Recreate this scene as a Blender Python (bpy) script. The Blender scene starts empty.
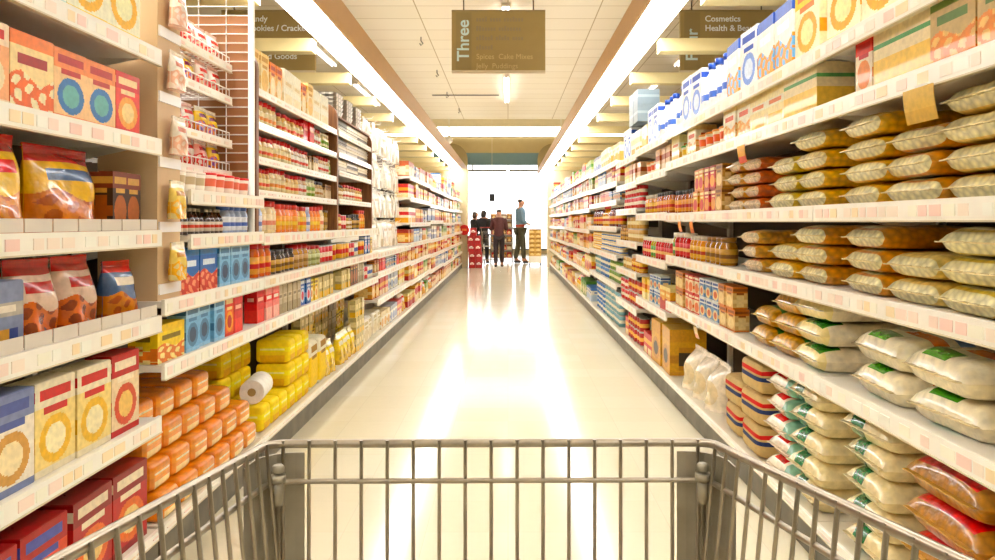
import bpy, math, random
from mathutils import Vector, Matrix, Euler
random.seed(7)
C = bpy.context.scene.collection
SC = bpy.context.scene
PI = math.pi
H = 1.15            # eye height
FPX = 740.0         # focal length in pixels of the 995 px frame
XL, XR = -1.15, 1.04   # front line of the shelving on either side of the aisle

# ------------------------------------------------------------------ colour / materials
def lin(h):
    if isinstance(h, (tuple, list)): return tuple(h[:3])
    h = h.lstrip('#'); v = [int(h[i:i+2], 16)/255 for i in (0, 2, 4)]
    return tuple(c/12.92 if c <= .04045 else ((c+.055)/1.055)**2.4 for c in v)

def new_mat(name):
    m = bpy.data.materials.new(name); m.use_nodes = True
    nt = m.node_tree; b = nt.nodes['Principled BSDF']
    return m, nt, b

def attr_mat(name, rough=.5, spec=.5, coat=0, metallic=0, grain=None, bump=0, bscale=40, trans=0):
    """print colour comes from the mesh's own colour attribute; a fine noise breaks it up"""
    m, nt, b = new_mat(name)
    a = nt.nodes.new('ShaderNodeAttribute'); a.attribute_name = 'print'
    tc = nt.nodes.new('ShaderNodeTexCoord')
    out = a.outputs['Color']
    if grain:
        sc, lo, hi, kind = grain
        n = nt.nodes.new('ShaderNodeTexVoronoi' if kind == 'v' else 'ShaderNodeTexNoise')
        n.inputs['Scale'].default_value = sc
        nt.links.new(tc.outputs['Object'], n.inputs['Vector'])
        r = nt.nodes.new('ShaderNodeMapRange')
        r.inputs['From Min'].default_value = 0 if kind == 'v' else .3
        r.inputs['From Max'].default_value = .8 if kind == 'v' else .7
        r.inputs['To Min'].default_value = hi if kind == 'v' else lo
        r.inputs['To Max'].default_value = lo if kind == 'v' else hi
        nt.links.new(n.outputs['Distance' if kind == 'v' else 'Fac'], r.inputs['Value'])
        mx = nt.nodes.new('ShaderNodeMix'); mx.data_type = 'RGBA'; mx.blend_type = 'MULTIPLY'
        mx.inputs['Factor'].default_value = 1
        nt.links.new(out, mx.inputs[6]); nt.links.new(r.outputs['Result'], mx.inputs[7])
        out = mx.outputs[2]
    nt.links.new(out, b.inputs['Base Color'])
    b.inputs['Roughness'].default_value = rough
    b.inputs['Specular IOR Level'].default_value = spec
    b.inputs['Coat Weight'].default_value = coat
    b.inputs['Metallic'].default_value = metallic
    if bump:
        n = nt.nodes.new('ShaderNodeTexNoise'); n.inputs['Scale'].default_value = bscale
        nt.links.new(tc.outputs['Object'], n.inputs['Vector'])
        bp = nt.nodes.new('ShaderNodeBump'); bp.inputs['Strength'].default_value = bump
        bp.inputs['Distance'].default_value = .01
        nt.links.new(n.outputs['Fac'], bp.inputs['Height']); nt.links.new(bp.outputs['Normal'], b.inputs['Normal'])
    return m

def plain(name, col, rough=.5, metallic=0, spec=.5, noise=.06, nscale=6, coat=0):
    m, nt, b = new_mat(name)
    c = lin(col)
    tc = nt.nodes.new('ShaderNodeTexCoord'); n = nt.nodes.new('ShaderNodeTexNoise')
    n.inputs['Scale'].default_value = nscale; n.inputs['Detail'].default_value = 5
    nt.links.new(tc.outputs['Object'], n.inputs['Vector'])
    r = nt.nodes.new('ShaderNodeValToRGB')
    r.color_ramp.elements[0].position = .3; r.color_ramp.elements[1].position = .7
    r.color_ramp.elements[0].color = tuple(x*(1-noise) for x in c)+(1,)
    r.color_ramp.elements[1].color = tuple(min(1, x*(1+noise)) for x in c)+(1,)
    nt.links.new(n.outputs['Fac'], r.inputs['Fac']); nt.links.new(r.outputs['Color'], b.inputs['Base Color'])
    b.inputs['Roughness'].default_value = rough; b.inputs['Metallic'].default_value = metallic
    b.inputs['Specular IOR Level'].default_value = spec; b.inputs['Coat Weight'].default_value = coat
    return m

def emit(name, col, strength):
    m, nt, b = new_mat(name)
    b.inputs['Base Color'].default_value = (.8, .8, .8, 1)
    b.inputs['Emission Color'].default_value = lin(col)+(1,)
    b.inputs['Emission Strength'].default_value = strength
    return m

CARD = attr_mat('printed_card', .42, .5, .15, grain=(55, .86, 1.08, 'n'))
FILM = attr_mat('glossy_film', .26, .5, .5, grain=(30, .8, 1.12, 'n'), bump=.5, bscale=28)
NOODLE = attr_mat('noodles_in_film', .28, .5, .45, grain=(45, .55, 1.15, 'v'), bump=.5, bscale=35)
PAPER = attr_mat('paper_wrap', .6, .3, 0, grain=(40, .88, 1.05, 'n'), bump=.2, bscale=30)
GLASSY = attr_mat('filled_glass', .12, .6, .6, grain=(60, .8, 1.1, 'n'))
PLASTIC = attr_mat('moulded_plastic', .35, .5, .1, grain=(20, .95, 1.03, 'n'))
TIN = attr_mat('tinplate', .28, .5, 0, metallic=.9, grain=(20, .9, 1.05, 'n'))
ENAMEL = attr_mat('enamelled_steel', .35, .5, .1, grain=(9, .95, 1.03, 'n'))
MAT_SHELF = plain('cream_shelf_steel', '#e8e4d8', .38, noise=.03)
MAT_RAIL = attr_mat('price_rail_plastic', .3, .5, .2, grain=(12, .96, 1.03, 'n'))
MAT_BACK = plain('dark_back_panel', '#4c3a24', .7, noise=.08)
MAT_KICK = plain('scuffed_kick_plate', '#6c6656', .5, noise=.25, nscale=9)
MAT_DECK = plain('cream_base_deck', '#dcd4be', .45, noise=.06)
MAT_WOOD = None
MAT_WIREW = plain('white_coated_wire', '#f4f0e4', .35, noise=.02)
MAT_CHROME = plain('worn_chrome_wire', '#a59a86', .3, metallic=.85, noise=.12, nscale=40)
MAT_POST = plain('dull_zinc_plate', '#a0967e', .45, metallic=.35, noise=.12, nscale=25)
MAT_BLACK = plain('black_rubber', '#151515', .6)

def wood_mat(name, c1, c2):
    m, nt, b = new_mat(name)
    tc = nt.nodes.new('ShaderNodeTexCoord'); mp = nt.nodes.new('ShaderNodeMapping')
    mp.inputs['Scale'].default_value = (30, 30, 2)
    n = nt.nodes.new('ShaderNodeTexNoise'); n.inputs['Scale'].default_value = 3; n.inputs['Detail'].default_value = 6
    nt.links.new(tc.outputs['Object'], mp.inputs['Vector']); nt.links.new(mp.outputs['Vector'], n.inputs['Vector'])
    r = nt.nodes.new('ShaderNodeValToRGB')
    r.color_ramp.elements[0].position = .3; r.color_ramp.elements[1].position = .72
    r.color_ramp.elements[0].color = lin(c1)+(1,); r.color_ramp.elements[1].color = lin(c2)+(1,)
    nt.links.new(n.outputs['Fac'], r.inputs['Fac']); nt.links.new(r.outputs['Color'], b.inputs['Base Color'])
    b.inputs['Roughness'].default_value = .42
    return m
MAT_WOOD = wood_mat('brown_wood', '#6b3f1f', '#9a6537')

def ink(c):
    l = .3*c[0]+.55*c[1]+.15*c[2]
    return tuple(min(.92, max(.002, (l+(x-l)*1.3)))**1.16 for x in c)
# ------------------------------------------------------------------ mesh collector
class MB:
    def __init__(s): s.v = []; s.f = []; s.c = []; s.sm = []
    def quad(s, pts, col='#ffffff', smooth=False):
        b = len(s.v); s.v += [tuple(p) for p in pts]
        s.f.append(tuple(range(b, b+len(pts)))); s.c.append(lin(col)); s.sm.append(smooth); return s
    def box(s, x0, x1, y0, y1, z0, z1, col='#ffffff'):
        b = len(s.v)
        s.v += [(x, y, z) for z in (z0, z1) for y in (y0, y1) for x in (x0, x1)]
        for f in ((0, 2, 3, 1), (4, 5, 7, 6), (0, 1, 5, 4), (2, 6, 7, 3), (0, 4, 6, 2), (1, 3, 7, 5)):
            s.f.append(tuple(b+i for i in f)); s.c.append(lin(col)); s.sm.append(False)
        return s
    def lathe(s, prof, n=14, cx=0, cy=0, cz=0, sm=True):
        """prof: [(r, z, colour of the band up to the next point)]"""
        b = len(s.v)
        for r, z, _ in prof:
            for k in range(n):
                a = 2*PI*k/n; s.v.append((cx+r*math.cos(a), cy+r*math.sin(a), cz+z))
        for i in range(len(prof)-1):
            for k in range(n):
                k2 = (k+1) % n
                s.f.append((b+i*n+k, b+i*n+k2, b+(i+1)*n+k2, b+(i+1)*n+k)); s.c.append(lin(prof[i][2])); s.sm.append(sm)
        s.f.append(tuple(b+k for k in reversed(range(n)))); s.c.append(lin(prof[0][2])); s.sm.append(False)
        e = b+(len(prof)-1)*n
        s.f.append(tuple(e+k for k in range(n))); s.c.append(lin(prof[-1][2])); s.sm.append(False)
        return s
    def tube(s, pts, r, col='#ffffff', n=8):
        pts = [Vector(p) for p in pts]; b = len(s.v); m = len(pts)
        for i, p in enumerate(pts):
            d = (pts[min(i+1, m-1)]-pts[max(i-1, 0)]).normalized()
            u = d.cross(Vector((0, 0, 1)))
            if u.length < 1e-3: u = d.cross(Vector((1, 0, 0)))
            u.normalize(); w = d.cross(u).normalized()
            for k in range(n):
                a = 2*PI*k/n; s.v.append(tuple(p+u*(r*math.cos(a))+w*(r*math.sin(a))))
        for i in range(m-1):
            for k in range(n):
                k2 = (k+1) % n
                s.f.append((b+i*n+k, b+i*n+k2, b+(i+1)*n+k2, b+(i+1)*n+k)); s.c.append(lin(col)); s.sm.append(True)
        s.f.append(tuple(b+k for k in range(n))); s.c.append(lin(col)); s.sm.append(False)
        e = b+(m-1)*n
        s.f.append(tuple(e+k for k in reversed(range(n)))); s.c.append(lin(col)); s.sm.append(False)
        return s
    def grid(s, P, cols, smooth=True, flip=False):
        """P[i][j] points; cols(i,j) colour of the cell"""
        b = len(s.v); ni, nj = len(P), len(P[0])
        for row in P: s.v += [tuple(p) for p in row]
        for i in range(ni-1):
            for j in range(nj-1):
                q = (b+i*nj+j, b+i*nj+j+1, b+(i+1)*nj+j+1, b+(i+1)*nj+j)
                s.f.append(q[::-1] if flip else q); s.c.append(lin(cols(i, j))); s.sm.append(smooth)
        return s
    def mesh(s, name, mat, weld=False):
        me = bpy.data.meshes.new(name)
        me.from_pydata(s.v, [], s.f)
        me.polygons.foreach_set('use_smooth', s.sm)
        ca = me.color_attributes.new('print', 'FLOAT_COLOR', 'CORNER')
        buf = []
        memo = {}
        for f, c in zip(s.f, s.c):
            q = memo.get(c)
            if q is None: q = memo[c] = ink(c)
            buf += [q[0], q[1], q[2], 1.0]*len(f)
        ca.data.foreach_set('color', buf)
        me.materials.append(mat)
        if weld:
            import bmesh
            bm = bmesh.new(); bm.from_mesh(me); bmesh.ops.remove_doubles(bm, verts=bm.verts, dist=1e-5)
            bm.to_mesh(me); bm.free()
        me.update(); return me
    def obj(s, name, mat, parent=None, weld=False):
        o = bpy.data.objects.new(name, s.mesh(name, mat, weld)); C.objects.link(o)
        if parent: o.parent = parent
        return o

def tag(o, label=None, cat=None, group=None, kind=None):
    if label: o['label'] = label
    if cat: o['category'] = cat
    if group: o['group'] = group
    if kind: o['kind'] = kind
    return o
def empty(name, loc=(0, 0, 0), rz=0):
    o = bpy.data.objects.new(name, None); C.objects.link(o); o.location = loc; o.rotation_euler = (0, 0, rz)
    o.empty_display_size = .1
    return o
def struct(name, mb, mat):
    return tag(mb.obj(name, mat), kind='structure')

# ------------------------------------------------------------------ printed designs: functions of (u,v) in 0..1
def D(base, band=None, pic=None, pic2=None, txt=None, style='box'):
    def f(u, v):
        if style == 'box':
            if band and (v > .74 or v < .07):
                if txt and .80 < v < .93 and .12 < u < .88: return txt
                return band
            if pic:
                q = ((u-.5)/.40)**2+((v-.36)/.26)**2
                if pic2 and q < .4: return pic2
                if q < 1: return pic
            if txt and .66 < v < .73 and .2 < u < .8: return txt
            return base
        if style == 'stripe':
            if band and abs(v-.62) < .1: return txt if (txt and abs(v-.62) < .045 and .15 < u < .85) else band
            if pic and v < .34 and .12 < u < .88: return pic2 if (pic2 and .3 < u < .7 and v > .1) else pic
            return base
        if style == 'low':          # header above, food picture across the lower half
            if v > .82: return band or base
            if txt and .60 < v < .74 and .15 < u < .85: return txt
            if pic and v < .44 + .07*math.sin(u*7): return pic2 if pic2 and (math.sin(u*17+2*math.sin(v*9))*math.sin(v*19+u*5) > .15) else pic
            return base
        if style == 'block':
            if band and u < .3: return band
            if txt and .45 < v < .75 and u > .36 and u < .9: return txt
            if pic and v < .3 and u > .36: return pic
            return base
        return base
    return f
def flat(c): return lambda u, v: c

def carton(w, d, h, des, side=None, top=None, nu=44, nv=52):
    mb = MB()
    P = [[(-w/2+w*j/nu, -d/2, h*i/nv) for j in range(nu+1)] for i in range(nv+1)]
    mb.grid(P, lambda i, j: des((j+.5)/nu, (i+.5)/nv), smooth=False)
    # side panels repeat a slimmer version of the print
    ns = 4
    for sx in (-1, 1):
        P = [[(sx*w/2, -d/2+d*j/ns, h*i/nv) for j in range(ns+1)] for i in range(nv+1)]
        mb.grid(P, lambda i, j: (side or des)((j+.5)/ns if sx > 0 else 1-(j+.5)/ns, (i+.5)/nv), smooth=False, flip=sx < 0)
    t = top or des(.05, .95)
    mb.quad([(-w/2, d/2, 0), (-w/2, d/2, h), (w/2, d/2, h), (w/2, d/2, 0)], des(.02, .5))
    mb.quad([(-w/2, -d/2, h), (w/2, -d/2, h), (w/2, d/2, h), (-w/2, d/2, h)], t)
    mb.quad([(-w/2, -d/2, 0), (-w/2, d/2, 0), (w/2, d/2, 0), (w/2, -d/2, 0)], des(.02, .5))
    return mb
def flap(w, d, h, col):
    mb = MB(); e = .0015
    mb.box(-w/2+e, w/2-e, -d*.5+.002, d*.12, h, h+.0022, col)
    mb.box(-w*.12, w*.12, d*.12, d*.2, h, h+.0018, col)
    return mb

def pouch(w, h, t, des, seed=0, nu=64, nv=76):
    """a filled bag standing on its gusset, front facing -y"""
    rnd = random.Random(seed); ph = [rnd.uniform(0, 6) for _ in range(6)]
    mb = MB(); top = .9
    def prof(u, v):
        a = max(0, 1-abs(2*u-1)**3.2)**.55
        g = max(0, 1-(max(0, v-.1)/.8)**3.0)**.7 if v < .9 else 0
        return a*g
    def pt(i, j, s):
        u, v = j/nu, i/nv
        k = prof(u, v)*(1+.10*math.sin(7*u+ph[0]+s)+.09*math.sin(9*v+ph[1]+5*u))
        x = (u-.5)*w*(1-.05*math.sin(PI*v))
        z = h*v + .012*h*math.sin(6*u+ph[2])*v
        return (x, s*(t/2*k+.0012), z)
    for s in (-1, 1):
        P = [[pt(i, j, s) for j in range(nu+1)] for i in range(nv+1)]
        mb.grid(P, lambda i, j: des((j+.5)/nu, (i+.5)/nv), True, flip=s > 0)
    for j in range(nu):
        a, b = pt(0, j, -1), pt(0, j+1, -1); c, d = pt(0, j+1, 1), pt(0, j, 1)
        mb.quad([a, d, c, b], des(.5, .02))
    for i in range(nv):
        for j in (0, nu):
            mb.quad([pt(i, j, -1), pt(i+1, j, -1), pt(i+1, j, 1), pt(i, j, 1)], des(.5, .5), True)
    for j in range(nu):
        mb.quad([pt(nv, j, -1), pt(nv, j+1, -1), pt(nv, j+1, 1), pt(nv, j, 1)], des(.5, .95))
    return mb
def pouch_seal(w, h, col):
    mb = MB(); n = 14
    P = [[(-w/2+w*j/n, (.0025 if j % 2 else -.0025)*0+(.002 if i % 2 else -.002), h*(.93+.075*i/4)) for j in range(n+1)] for i in range(5)]
    mb.grid(P, lambda i, j: col, False)
    Q = [[(x, y+.0035, z) for x, y, z in r] for r in P]
    mb.grid(Q, lambda i, j: col, False, flip=True)
    for r0, r1 in ((P[0], Q[0]), (P[-1], Q[-1])):
        for j in range(n): mb.quad([r0[j], r0[j+1], r1[j+1], r1[j]], col)
    return mb

def pillow(w, d, t, des, seed=0, nu=18, nv=24):
    """a filled bag lying on its back, one end facing -y, resting at z = 0"""
    rnd = random.Random(seed); ph = [rnd.uniform(0, 6) for _ in range(6)]
    mb = MB()
    def pt(i, j, s):
        u, v = j/nu, i/nv
        e = max(0, 1-abs(2*u-1)**5)**.5 * max(0, 1-abs(2*v-1)**7)**.5
        k = e*(1+.055*math.sin(8*u+ph[0])*math.sin(7*v+ph[1])+.03*math.sin(15*v+ph[2]+4*u))
        z = t*.45 + (t*.53*k if s > 0 else -t*.45*min(1, e*1.25))
        return ((u-.5)*w*(1-.06*(abs(2*v-1)**4)), (v-.5)*d, max(0, z))
    for s in (-1, 1):
        P = [[pt(i, j, s) for j in range(nu+1)] for i in range(nv+1)]
        mb.grid(P, lambda i, j: des((j+.5)/nu, (i+.5)/nv), True, flip=s < 0)
    return mb
def pillow_seals(w, d, t, col, sy):
    mb = MB(); n = 10
    for sy in (sy,):
        y0 = sy*d*.5; y1 = sy*(d*.5+.014)
        for k in range(n):
            x0, x1 = -w*.44+w*.88*k/n, -w*.44+w*.88*(k+1)/n
            dz = .0012 if k % 2 else 0
            z = t*.45
            mb.box(x0, x1, min(y0, y1), max(y0, y1), z-.0015+dz, z+.0015+dz, col)
    return mb

def softbox(w, d, h, des, k=7, n=14, sides=None):
    """a rounded packet; print on the front (-y) and carried round the sides"""
    mb = MB()
    def q(x, y, z):
        m = (abs(x)**k+abs(y)**k+abs(z)**k)**(1/k)
        return (x/m*w/2, y/m*d/2, (z/m+1)*h/2)
    R = [-1+2*i/n for i in range(n+1)]
    S = sides or des
    mb.grid([[q(a, -1, b) for a in R] for b in R], lambda i, j: des((j+.5)/n, (i+.5)/n))
    mb.grid([[q(a, 1, b) for a in R] for b in R], lambda i, j: des((j+.5)/n, (i+.5)/n), flip=True)
    mb.grid([[q(1, a, b) for a in R] for b in R], lambda i, j: S((j+.5)/n, (i+.5)/n))
    mb.grid([[q(-1, a, b) for a in R] for b in R], lambda i, j: S((j+.5)/n, (i+.5)/n), flip=True)
    mb.grid([[q(a, b, 1) for a in R] for b in R], lambda i, j: des((j+.5)/n, .97))
    mb.grid([[q(a, b, -1) for a in R] for b in R], lambda i, j: des(.5, .03), flip=True)
    return mb

# ------------------------------------------------------------------ product kinds
K = {}
def kind(key, noun, look, cat, body, parts, w, d, h, mesh_name=None):
    K[key] = dict(noun=noun, name=noun.replace(' ', '_').replace('-', '_'), look=look, cat=cat, body=body, parts=parts, w=w, d=d, h=h)
def k_carton(key, noun, look, w, d, h, des, top=None, withflap=True, cat='box', mat=None, side=None):
    body = carton(w, d, h, des, side, top, *((16, 18) if key.startswith('far') else (44, 52))).mesh(noun.replace(' ', '_'), mat or CARD)
    parts = []
    if withflap: parts.append(('top_flap', flap(w, d, h, top or des(.05, .95)).mesh('top_flap', mat or CARD)))
    kind(key, noun, look, cat, body, parts, w, d, h+(.0025 if withflap else 0))
def k_jar(key, noun, look, r, h, content, lid, label=None, txt=None, cat='jar', neck=.8, lidh=.18, parts=True, mat=None):
    b = MB(); hb = h*(1-lidh)
    b.lathe([(r*.92, 0, content), (r, h*.03, content), (r, hb*.82, content), (r*neck, hb*.97, content), (r*neck, hb, content)])
    ps = []
    l = MB(); l.lathe([(r*neck*1.08, hb, lid), (r*neck*1.08, h*.99, lid), (r*neck*.98, h, lid)])
    ps.append(('lid', l.mesh('lid', PLASTIC)))
    if label:
        g = MB(); z0, z1 = hb*.12, hb*.72
        t = txt or label
        g.lathe([(r*1.012, z0, label), (r*1.012, z0+(z1-z0)*.32, t), (r*1.012, z0+(z1-z0)*.6, label), (r*1.012, z1, label)])
        ps.append(('label', g.mesh('label', CARD)))
    if not parts:
        pass
    kind(key, noun, look, cat, b.mesh(noun.replace(' ', '_'), mat or GLASSY), ps, 2*r, 2*r, h)
def k_can(key, noun, look, r, h, label, txt, cat='can', parts=True):
    b = MB(); b.lathe([(r*.97, 0, '#c9c6be'), (r, h*.02, '#c9c6be'), (r, h*.98, '#c9c6be'), (r*.96, h, '#c9c6be'), (r*.93, h*.975, '#c9c6be')])
    g = MB(); g.lathe([(r*1.015, h*.06, label), (r*1.015, h*.34, txt), (r*1.015, h*.62, label), (r*1.015, h*.94, label)])
    kind(key, noun, look, cat, b.mesh(noun.replace(' ', '_'), TIN), [('label', g.mesh('label', CARD))], 2*r*1.03, 2*r*1.03, h)
def k_bottle(key, noun, look, r, h, content, cap, label, txt=None, cat='bottle', mat=None):
    b = MB(); b.lathe([(r*.9, 0, content), (r, h*.02, content), (r, h*.58, content), (r*.72, h*.70, content), (r*.36, h*.80, content), (r*.34, h*.90, content)])
    c = MB(); c.lathe([(r*.42, h*.88, cap), (r*.42, h*.995, cap), (r*.36, h, cap)])
    g = MB(); t = txt or label
    g.lathe([(r*1.012, h*.12, label), (r*1.012, h*.26, t), (r*1.012, h*.38, label), (r*1.012, h*.5, label)])
    kind(key, noun, look, cat, b.mesh(noun.replace(' ', '_'), mat or GLASSY), [('cap', c.mesh('cap', PLASTIC)), ('label', g.mesh('label', CARD))], 2*r*1.02, 2*r*1.02, h)
def k_pouch(key, noun, look, w, h, t, des, seal, seed=0, cat='bag', mat=None, withseal=True):
    ps = [('seal', pouch_seal(w, h, seal).mesh('seal', FILM))] if withseal else []
    kind(key, noun, look, cat, pouch(w, h, t, des, seed, *((16, 18) if key[0] == 'f' else (64, 76))).mesh(noun.replace(' ', '_'), mat or FILM), ps, w, t*1.15, h*1.01)
def k_pillow(key, noun, look, w, d, t, des, seal, seed=0, cat='bag', mat=None):
    ps = [('seal', pillow_seals(w, d, t, seal, q).mesh('seal', FILM)) for q in (-1, 1)]
    kind(key, noun, look, cat, pillow(w, d, t, des, seed).mesh(noun.replace(' ', '_'), mat or FILM), ps, w, d+.03, t*1.03)
def k_soft(key, noun, look, w, d, h, des, cat='packet', mat=None, sides=None, kk=7):
    kind(key, noun, look, cat, softbox(w, d, h, des, kk, sides=sides).mesh(noun.replace(' ', '_'), mat or PAPER), [], w, d, h)
def k_tub(key, noun, look, r, h, body, lid, band=None, cat='tub'):
    b = MB(); b.lathe([(r*.84, 0, body), (r*.9, h*.35, band or body), (r*.95, h*.72, body), (r*.98, h*.9, body)])
    l = MB(); l.lathe([(r, h*.88, lid), (r, h*.97, lid), (r*.9, h, lid)])
    kind(key, noun, look, cat, b.mesh(noun.replace(' ', '_'), PLASTIC), [('lid', l.mesh('lid', PLASTIC))], 2*r, 2*r, h)

RECS = []   # (object, kind key, shelf phrase, row word, layer, y)
def put(key, side, yc, z, shelf, setback=.03, row=0, layer=0, yaw=0, dx=0, tilt=0, parts=True, nlayers=1):
    k = K[key]
    o = bpy.data.objects.new(k['name'], k['body']); C.objects.link(o)
    fx = XL if side == 'L' else XR
    s = 1 if side == 'L' else -1
    x = fx - s*(setback + k['d']/2 + dx)
    o.location = (x, yc, z+.0006)
    o.rotation_euler = (tilt, 0, (PI/2 if side == 'L' else -PI/2)+yaw)
    if parts:
        for pn, pm in k['parts']:
            c = bpy.data.objects.new(pn, pm); C.objects.link(c); c.parent = o
    RECS.append((o, key, shelf, row, layer, yc, nlayers))
    return o
def run(side, y0, y1, z, seq, shelf, setback=.03, gap=.006, layers=1, rows=1, yaw=.04, parts=True, rep=None, drop=0, jit=.012, tight=.0):
    """fill a stretch of shelf from y0 to y1 with the sequence of kinds; seq entries: key or (key, count[, layers])"""
    y = y0
    flatseq = []
    for e in seq:
        if isinstance(e, tuple): flatseq += [(e[0], e[2] if len(e) > 2 else layers)]*e[1]
        else: flatseq.append((e, layers))
    i = 0
    while True:
        if i >= len(flatseq):
            if not rep: break
            i = 0
        key, lay = flatseq[i]; i += 1
        if key is None:
            y += .06; continue
        if isinstance(key, float):
            y += key; continue
        k = K[key]
        if y+k['w'] > y1+1e-6: break
        if drop and random.random() < drop:
            y += k['w']*random.uniform(.4, 1); continue
        yc = y+k['w']/2
        for r in range(rows):
            zz = z
            nl = lay if r == 0 else lay
            for L in range(nl):
                put(key, side, yc+random.uniform(-.2, .2)*gap, zz, shelf, setback+random.uniform(0, jit)+r*(k['d']+.02), row=r, layer=L, yaw=random.uniform(-yaw, yaw)*(1 if k['w'] < k['d']*1.6 else .5), parts=parts, nlayers=nl)
                zz += k['h']+.0012-tight
        y += k['w']+gap+abs(math.sin(yaw))*k['d']*.35
    return y

# ---- kinds: biscuits, baking, sugar
k_carton('salmon', 'cracker box', 'salmon and cream', .150, .075, .190, D('#efb890', '#f2dcc0', '#f6e3c0', '#d9793f', '#c8452c'))
k_carton('cream', 'cracker box', 'cream and orange', .165, .075, .188, D('#f3dcae', '#e8925a', '#e0803c', '#f5e8c4', '#a53a22', 'low'))
k_carton('bluepic', 'cracker box', 'pale box with blue picture', .150, .075, .185, D('#f0cfa4', '#e59a6a', '#4d7fb0', '#7fb5b0', '#b5432f'))
K['bluepic']['look'] = 'blue-pictured cream'
k_carton('redorange', 'cracker box', 'red-orange', .140, .075, .186, D('#dc5a28', '#c93516', '#efb06a', '#f3d9a5', '#f0d8b0'))
k_carton('pasteltop', 'cereal box', 'white and yellow', .19, .07, .26, D('#fbf3dc', '#f3d977', '#f0c25b', '#fff3cf', '#b9dcd6'))
k_carton('tealtop', 'cereal box', 'white and teal', .18, .07, .25, D('#fdf8ea', '#bfe3dd', '#f7e2ae', '#fbeecb', '#e8b76a'))
k_pouch('goldbag', 'cookie bag', 'yellow red-topped', .30, .245, .13, D('#ecc95e', '#c8281c', '#d99a48', '#c07a30', '#d9452c', 'low'), '#c02a1c', 3)
k_pouch('goldbag2', 'cookie bag', 'golden blue-striped', .28, .235, .13, D('#e8c25a', '#c33020', '#d08c3c', '#b06a28', '#5d7494', 'low'), '#c8301e', 5)
k_carton('darkbox', 'cocoa box', 'dark brown', .085, .07, .18, D('#3a2418', '#7a3a1a', '#a86a30', None, '#caa56a'))
k_carton('bluecookie', 'cookie box', 'blue and white', .17, .09, .17, D('#8f98ad', '#b8b3a8', '#3e4f86', '#c9a05e', '#e6e0d2', 'stripe'))
k_pouch('redcookie', 'cookie bag', 'red and white', .185, .215, .11, D('#dcc6b4', '#c83224', '#c8762a', '#8a4a1c', '#b3302a', 'low'), '#d8503c', 8)
k_pouch('bluebag', 'cookie bag', 'blue and orange', .15, .19, .09, D('#5d7391', '#d0452f', '#c98a35', '#a8622a', '#e7ddc8', 'low'), '#c7452f', 9)
k_carton('whitemix', 'cake mix box', 'white and blue', .17, .08, .235, D('#efe8d8', '#8891ad', '#cfa56a', '#f1e3bf', '#5b689b'))
k_carton('yellowmix', 'cake mix box', 'yellow and white', .17, .08, .235, D('#ecd9a0', '#e9e0c8', '#e6c04c', '#f4e9c6', '#c23a22'))
k_carton('redmix', 'cake mix box', 'red and white', .16, .08, .24, D('#e4d2b4', '#b52018', '#c9602c', '#e8c98a', '#f0e4cc'))
k_carton('redcase', 'biscuit box', 'dark red', .20, .10, .245, D('#b3281a', '#8e160f', '#d9803a', '#e8cf9a', '#e9dcc4'))
k_carton('redcase2', 'biscuit box', 'orange and red', .19, .10, .24, D('#d2632c', '#a81d14', '#e6b877', '#c23a20', '#5a62a5'))
k_carton('bluemix', 'brownie mix box', 'deep blue', .17, .07, .165, D('#2f6fae', '#4a8bc4', '#c9523a', '#e8a88a', '#dfeaf2', 'low'))
k_carton('skymix', 'pudding mix box', 'sky blue', .115, .07, .168, D('#8fbcd8', '#a9cbe0', '#5f88a8', '#37506c', '#5b86ab'))
k_carton('yelbox', 'gelatin box', 'yellow', .20, .10, .125, D('#ecd45e', '#e7c93f', '#d98a3a', '#f3e7b0', '#8a7a3a', 'low'))
k_carton('orangemix', 'muffin mix box', 'orange', .085, .06, .165, D('#e07a2a', '#d4581c', '#f0b054', '#b8401a', '#f3dcae'))
k_carton('redmixbox', 'frosting mix box', 'bright red', .10, .06, .175, D('#d22e2a', '#c01f1f', '#e25a52', None, '#f0c8b8', 'stripe'))
k_carton('pinkmix', 'frosting mix box', 'pink', .10, .06, .172, D('#e8938c', '#dc4a48', '#f2c4b8', None, '#f6e6da', 'stripe'))
k_carton('greypack', 'cornstarch box', 'greyish cream', .07, .05, .145, D('#c3b69c', '#cfc3aa', '#a39478', None, '#8d8068', 'stripe'))
k_carton('bluepk', 'baking soda box', 'blue and red', .10, .05, .15, D('#4d7db4', '#35619f', '#d8dfe8', '#cf4058', '#d8dfe8'))
k_carton('yelpk', 'baking soda box', 'yellow', .085, .05, .13, D('#e8c53c', '#efd970', '#f2e8c0', '#d9a02c', '#8a6a1c'))
k_soft('brownsugar', 'brown sugar packet', 'orange', .15, .26, .098, D('#e09a38', '#e8a848', '#f3d7a2', None, '#f5e2bd', 'stripe'), mat=FILM, sides=D('#de9634', '#e39e40', None, None, '#f1cf98', 'stripe'))
k_soft('yelsugar', 'sugar packet', 'yellow', .13, .185, .125, D('#f2d83a', '#f5e464', '#e3bd20', None, '#f6efb8', 'stripe'), mat=PAPER)
k_soft('yelsack', 'sugar sack', 'tall yellow', .21, .2, .29, D('#f0d02c', '#e6e0cc', None, None, '#a58418', 'box'), mat=PAPER, kk=9)
k_pouch('yelcorn', 'polenta bag', 'yellow and white', .115, .22, .08, D('#ecd66a', '#f0ead2', '#e4c63a', '#d0b040', '#f4eed8', 'low'), '#ece4c8', 12)
k_soft('whiteflour', 'flour bag', 'white', .19, .17, .20, D('#f1ead8', '#f4efe2', '#e0d4b8', None, '#cdbf9e'), mat=PAPER)
k_carton('clearpk', 'baking chocolate box', 'grey and yellow', .09, .06, .13, D('#c3b48a', '#d5c592', '#e6c22e', '#a58a3a', '#efe3ba', 'block'))
k_soft('paperroll_', 'parchment pack', 'white', .2, .2, .1, D('#f3efe6'), mat=PAPER)
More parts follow.
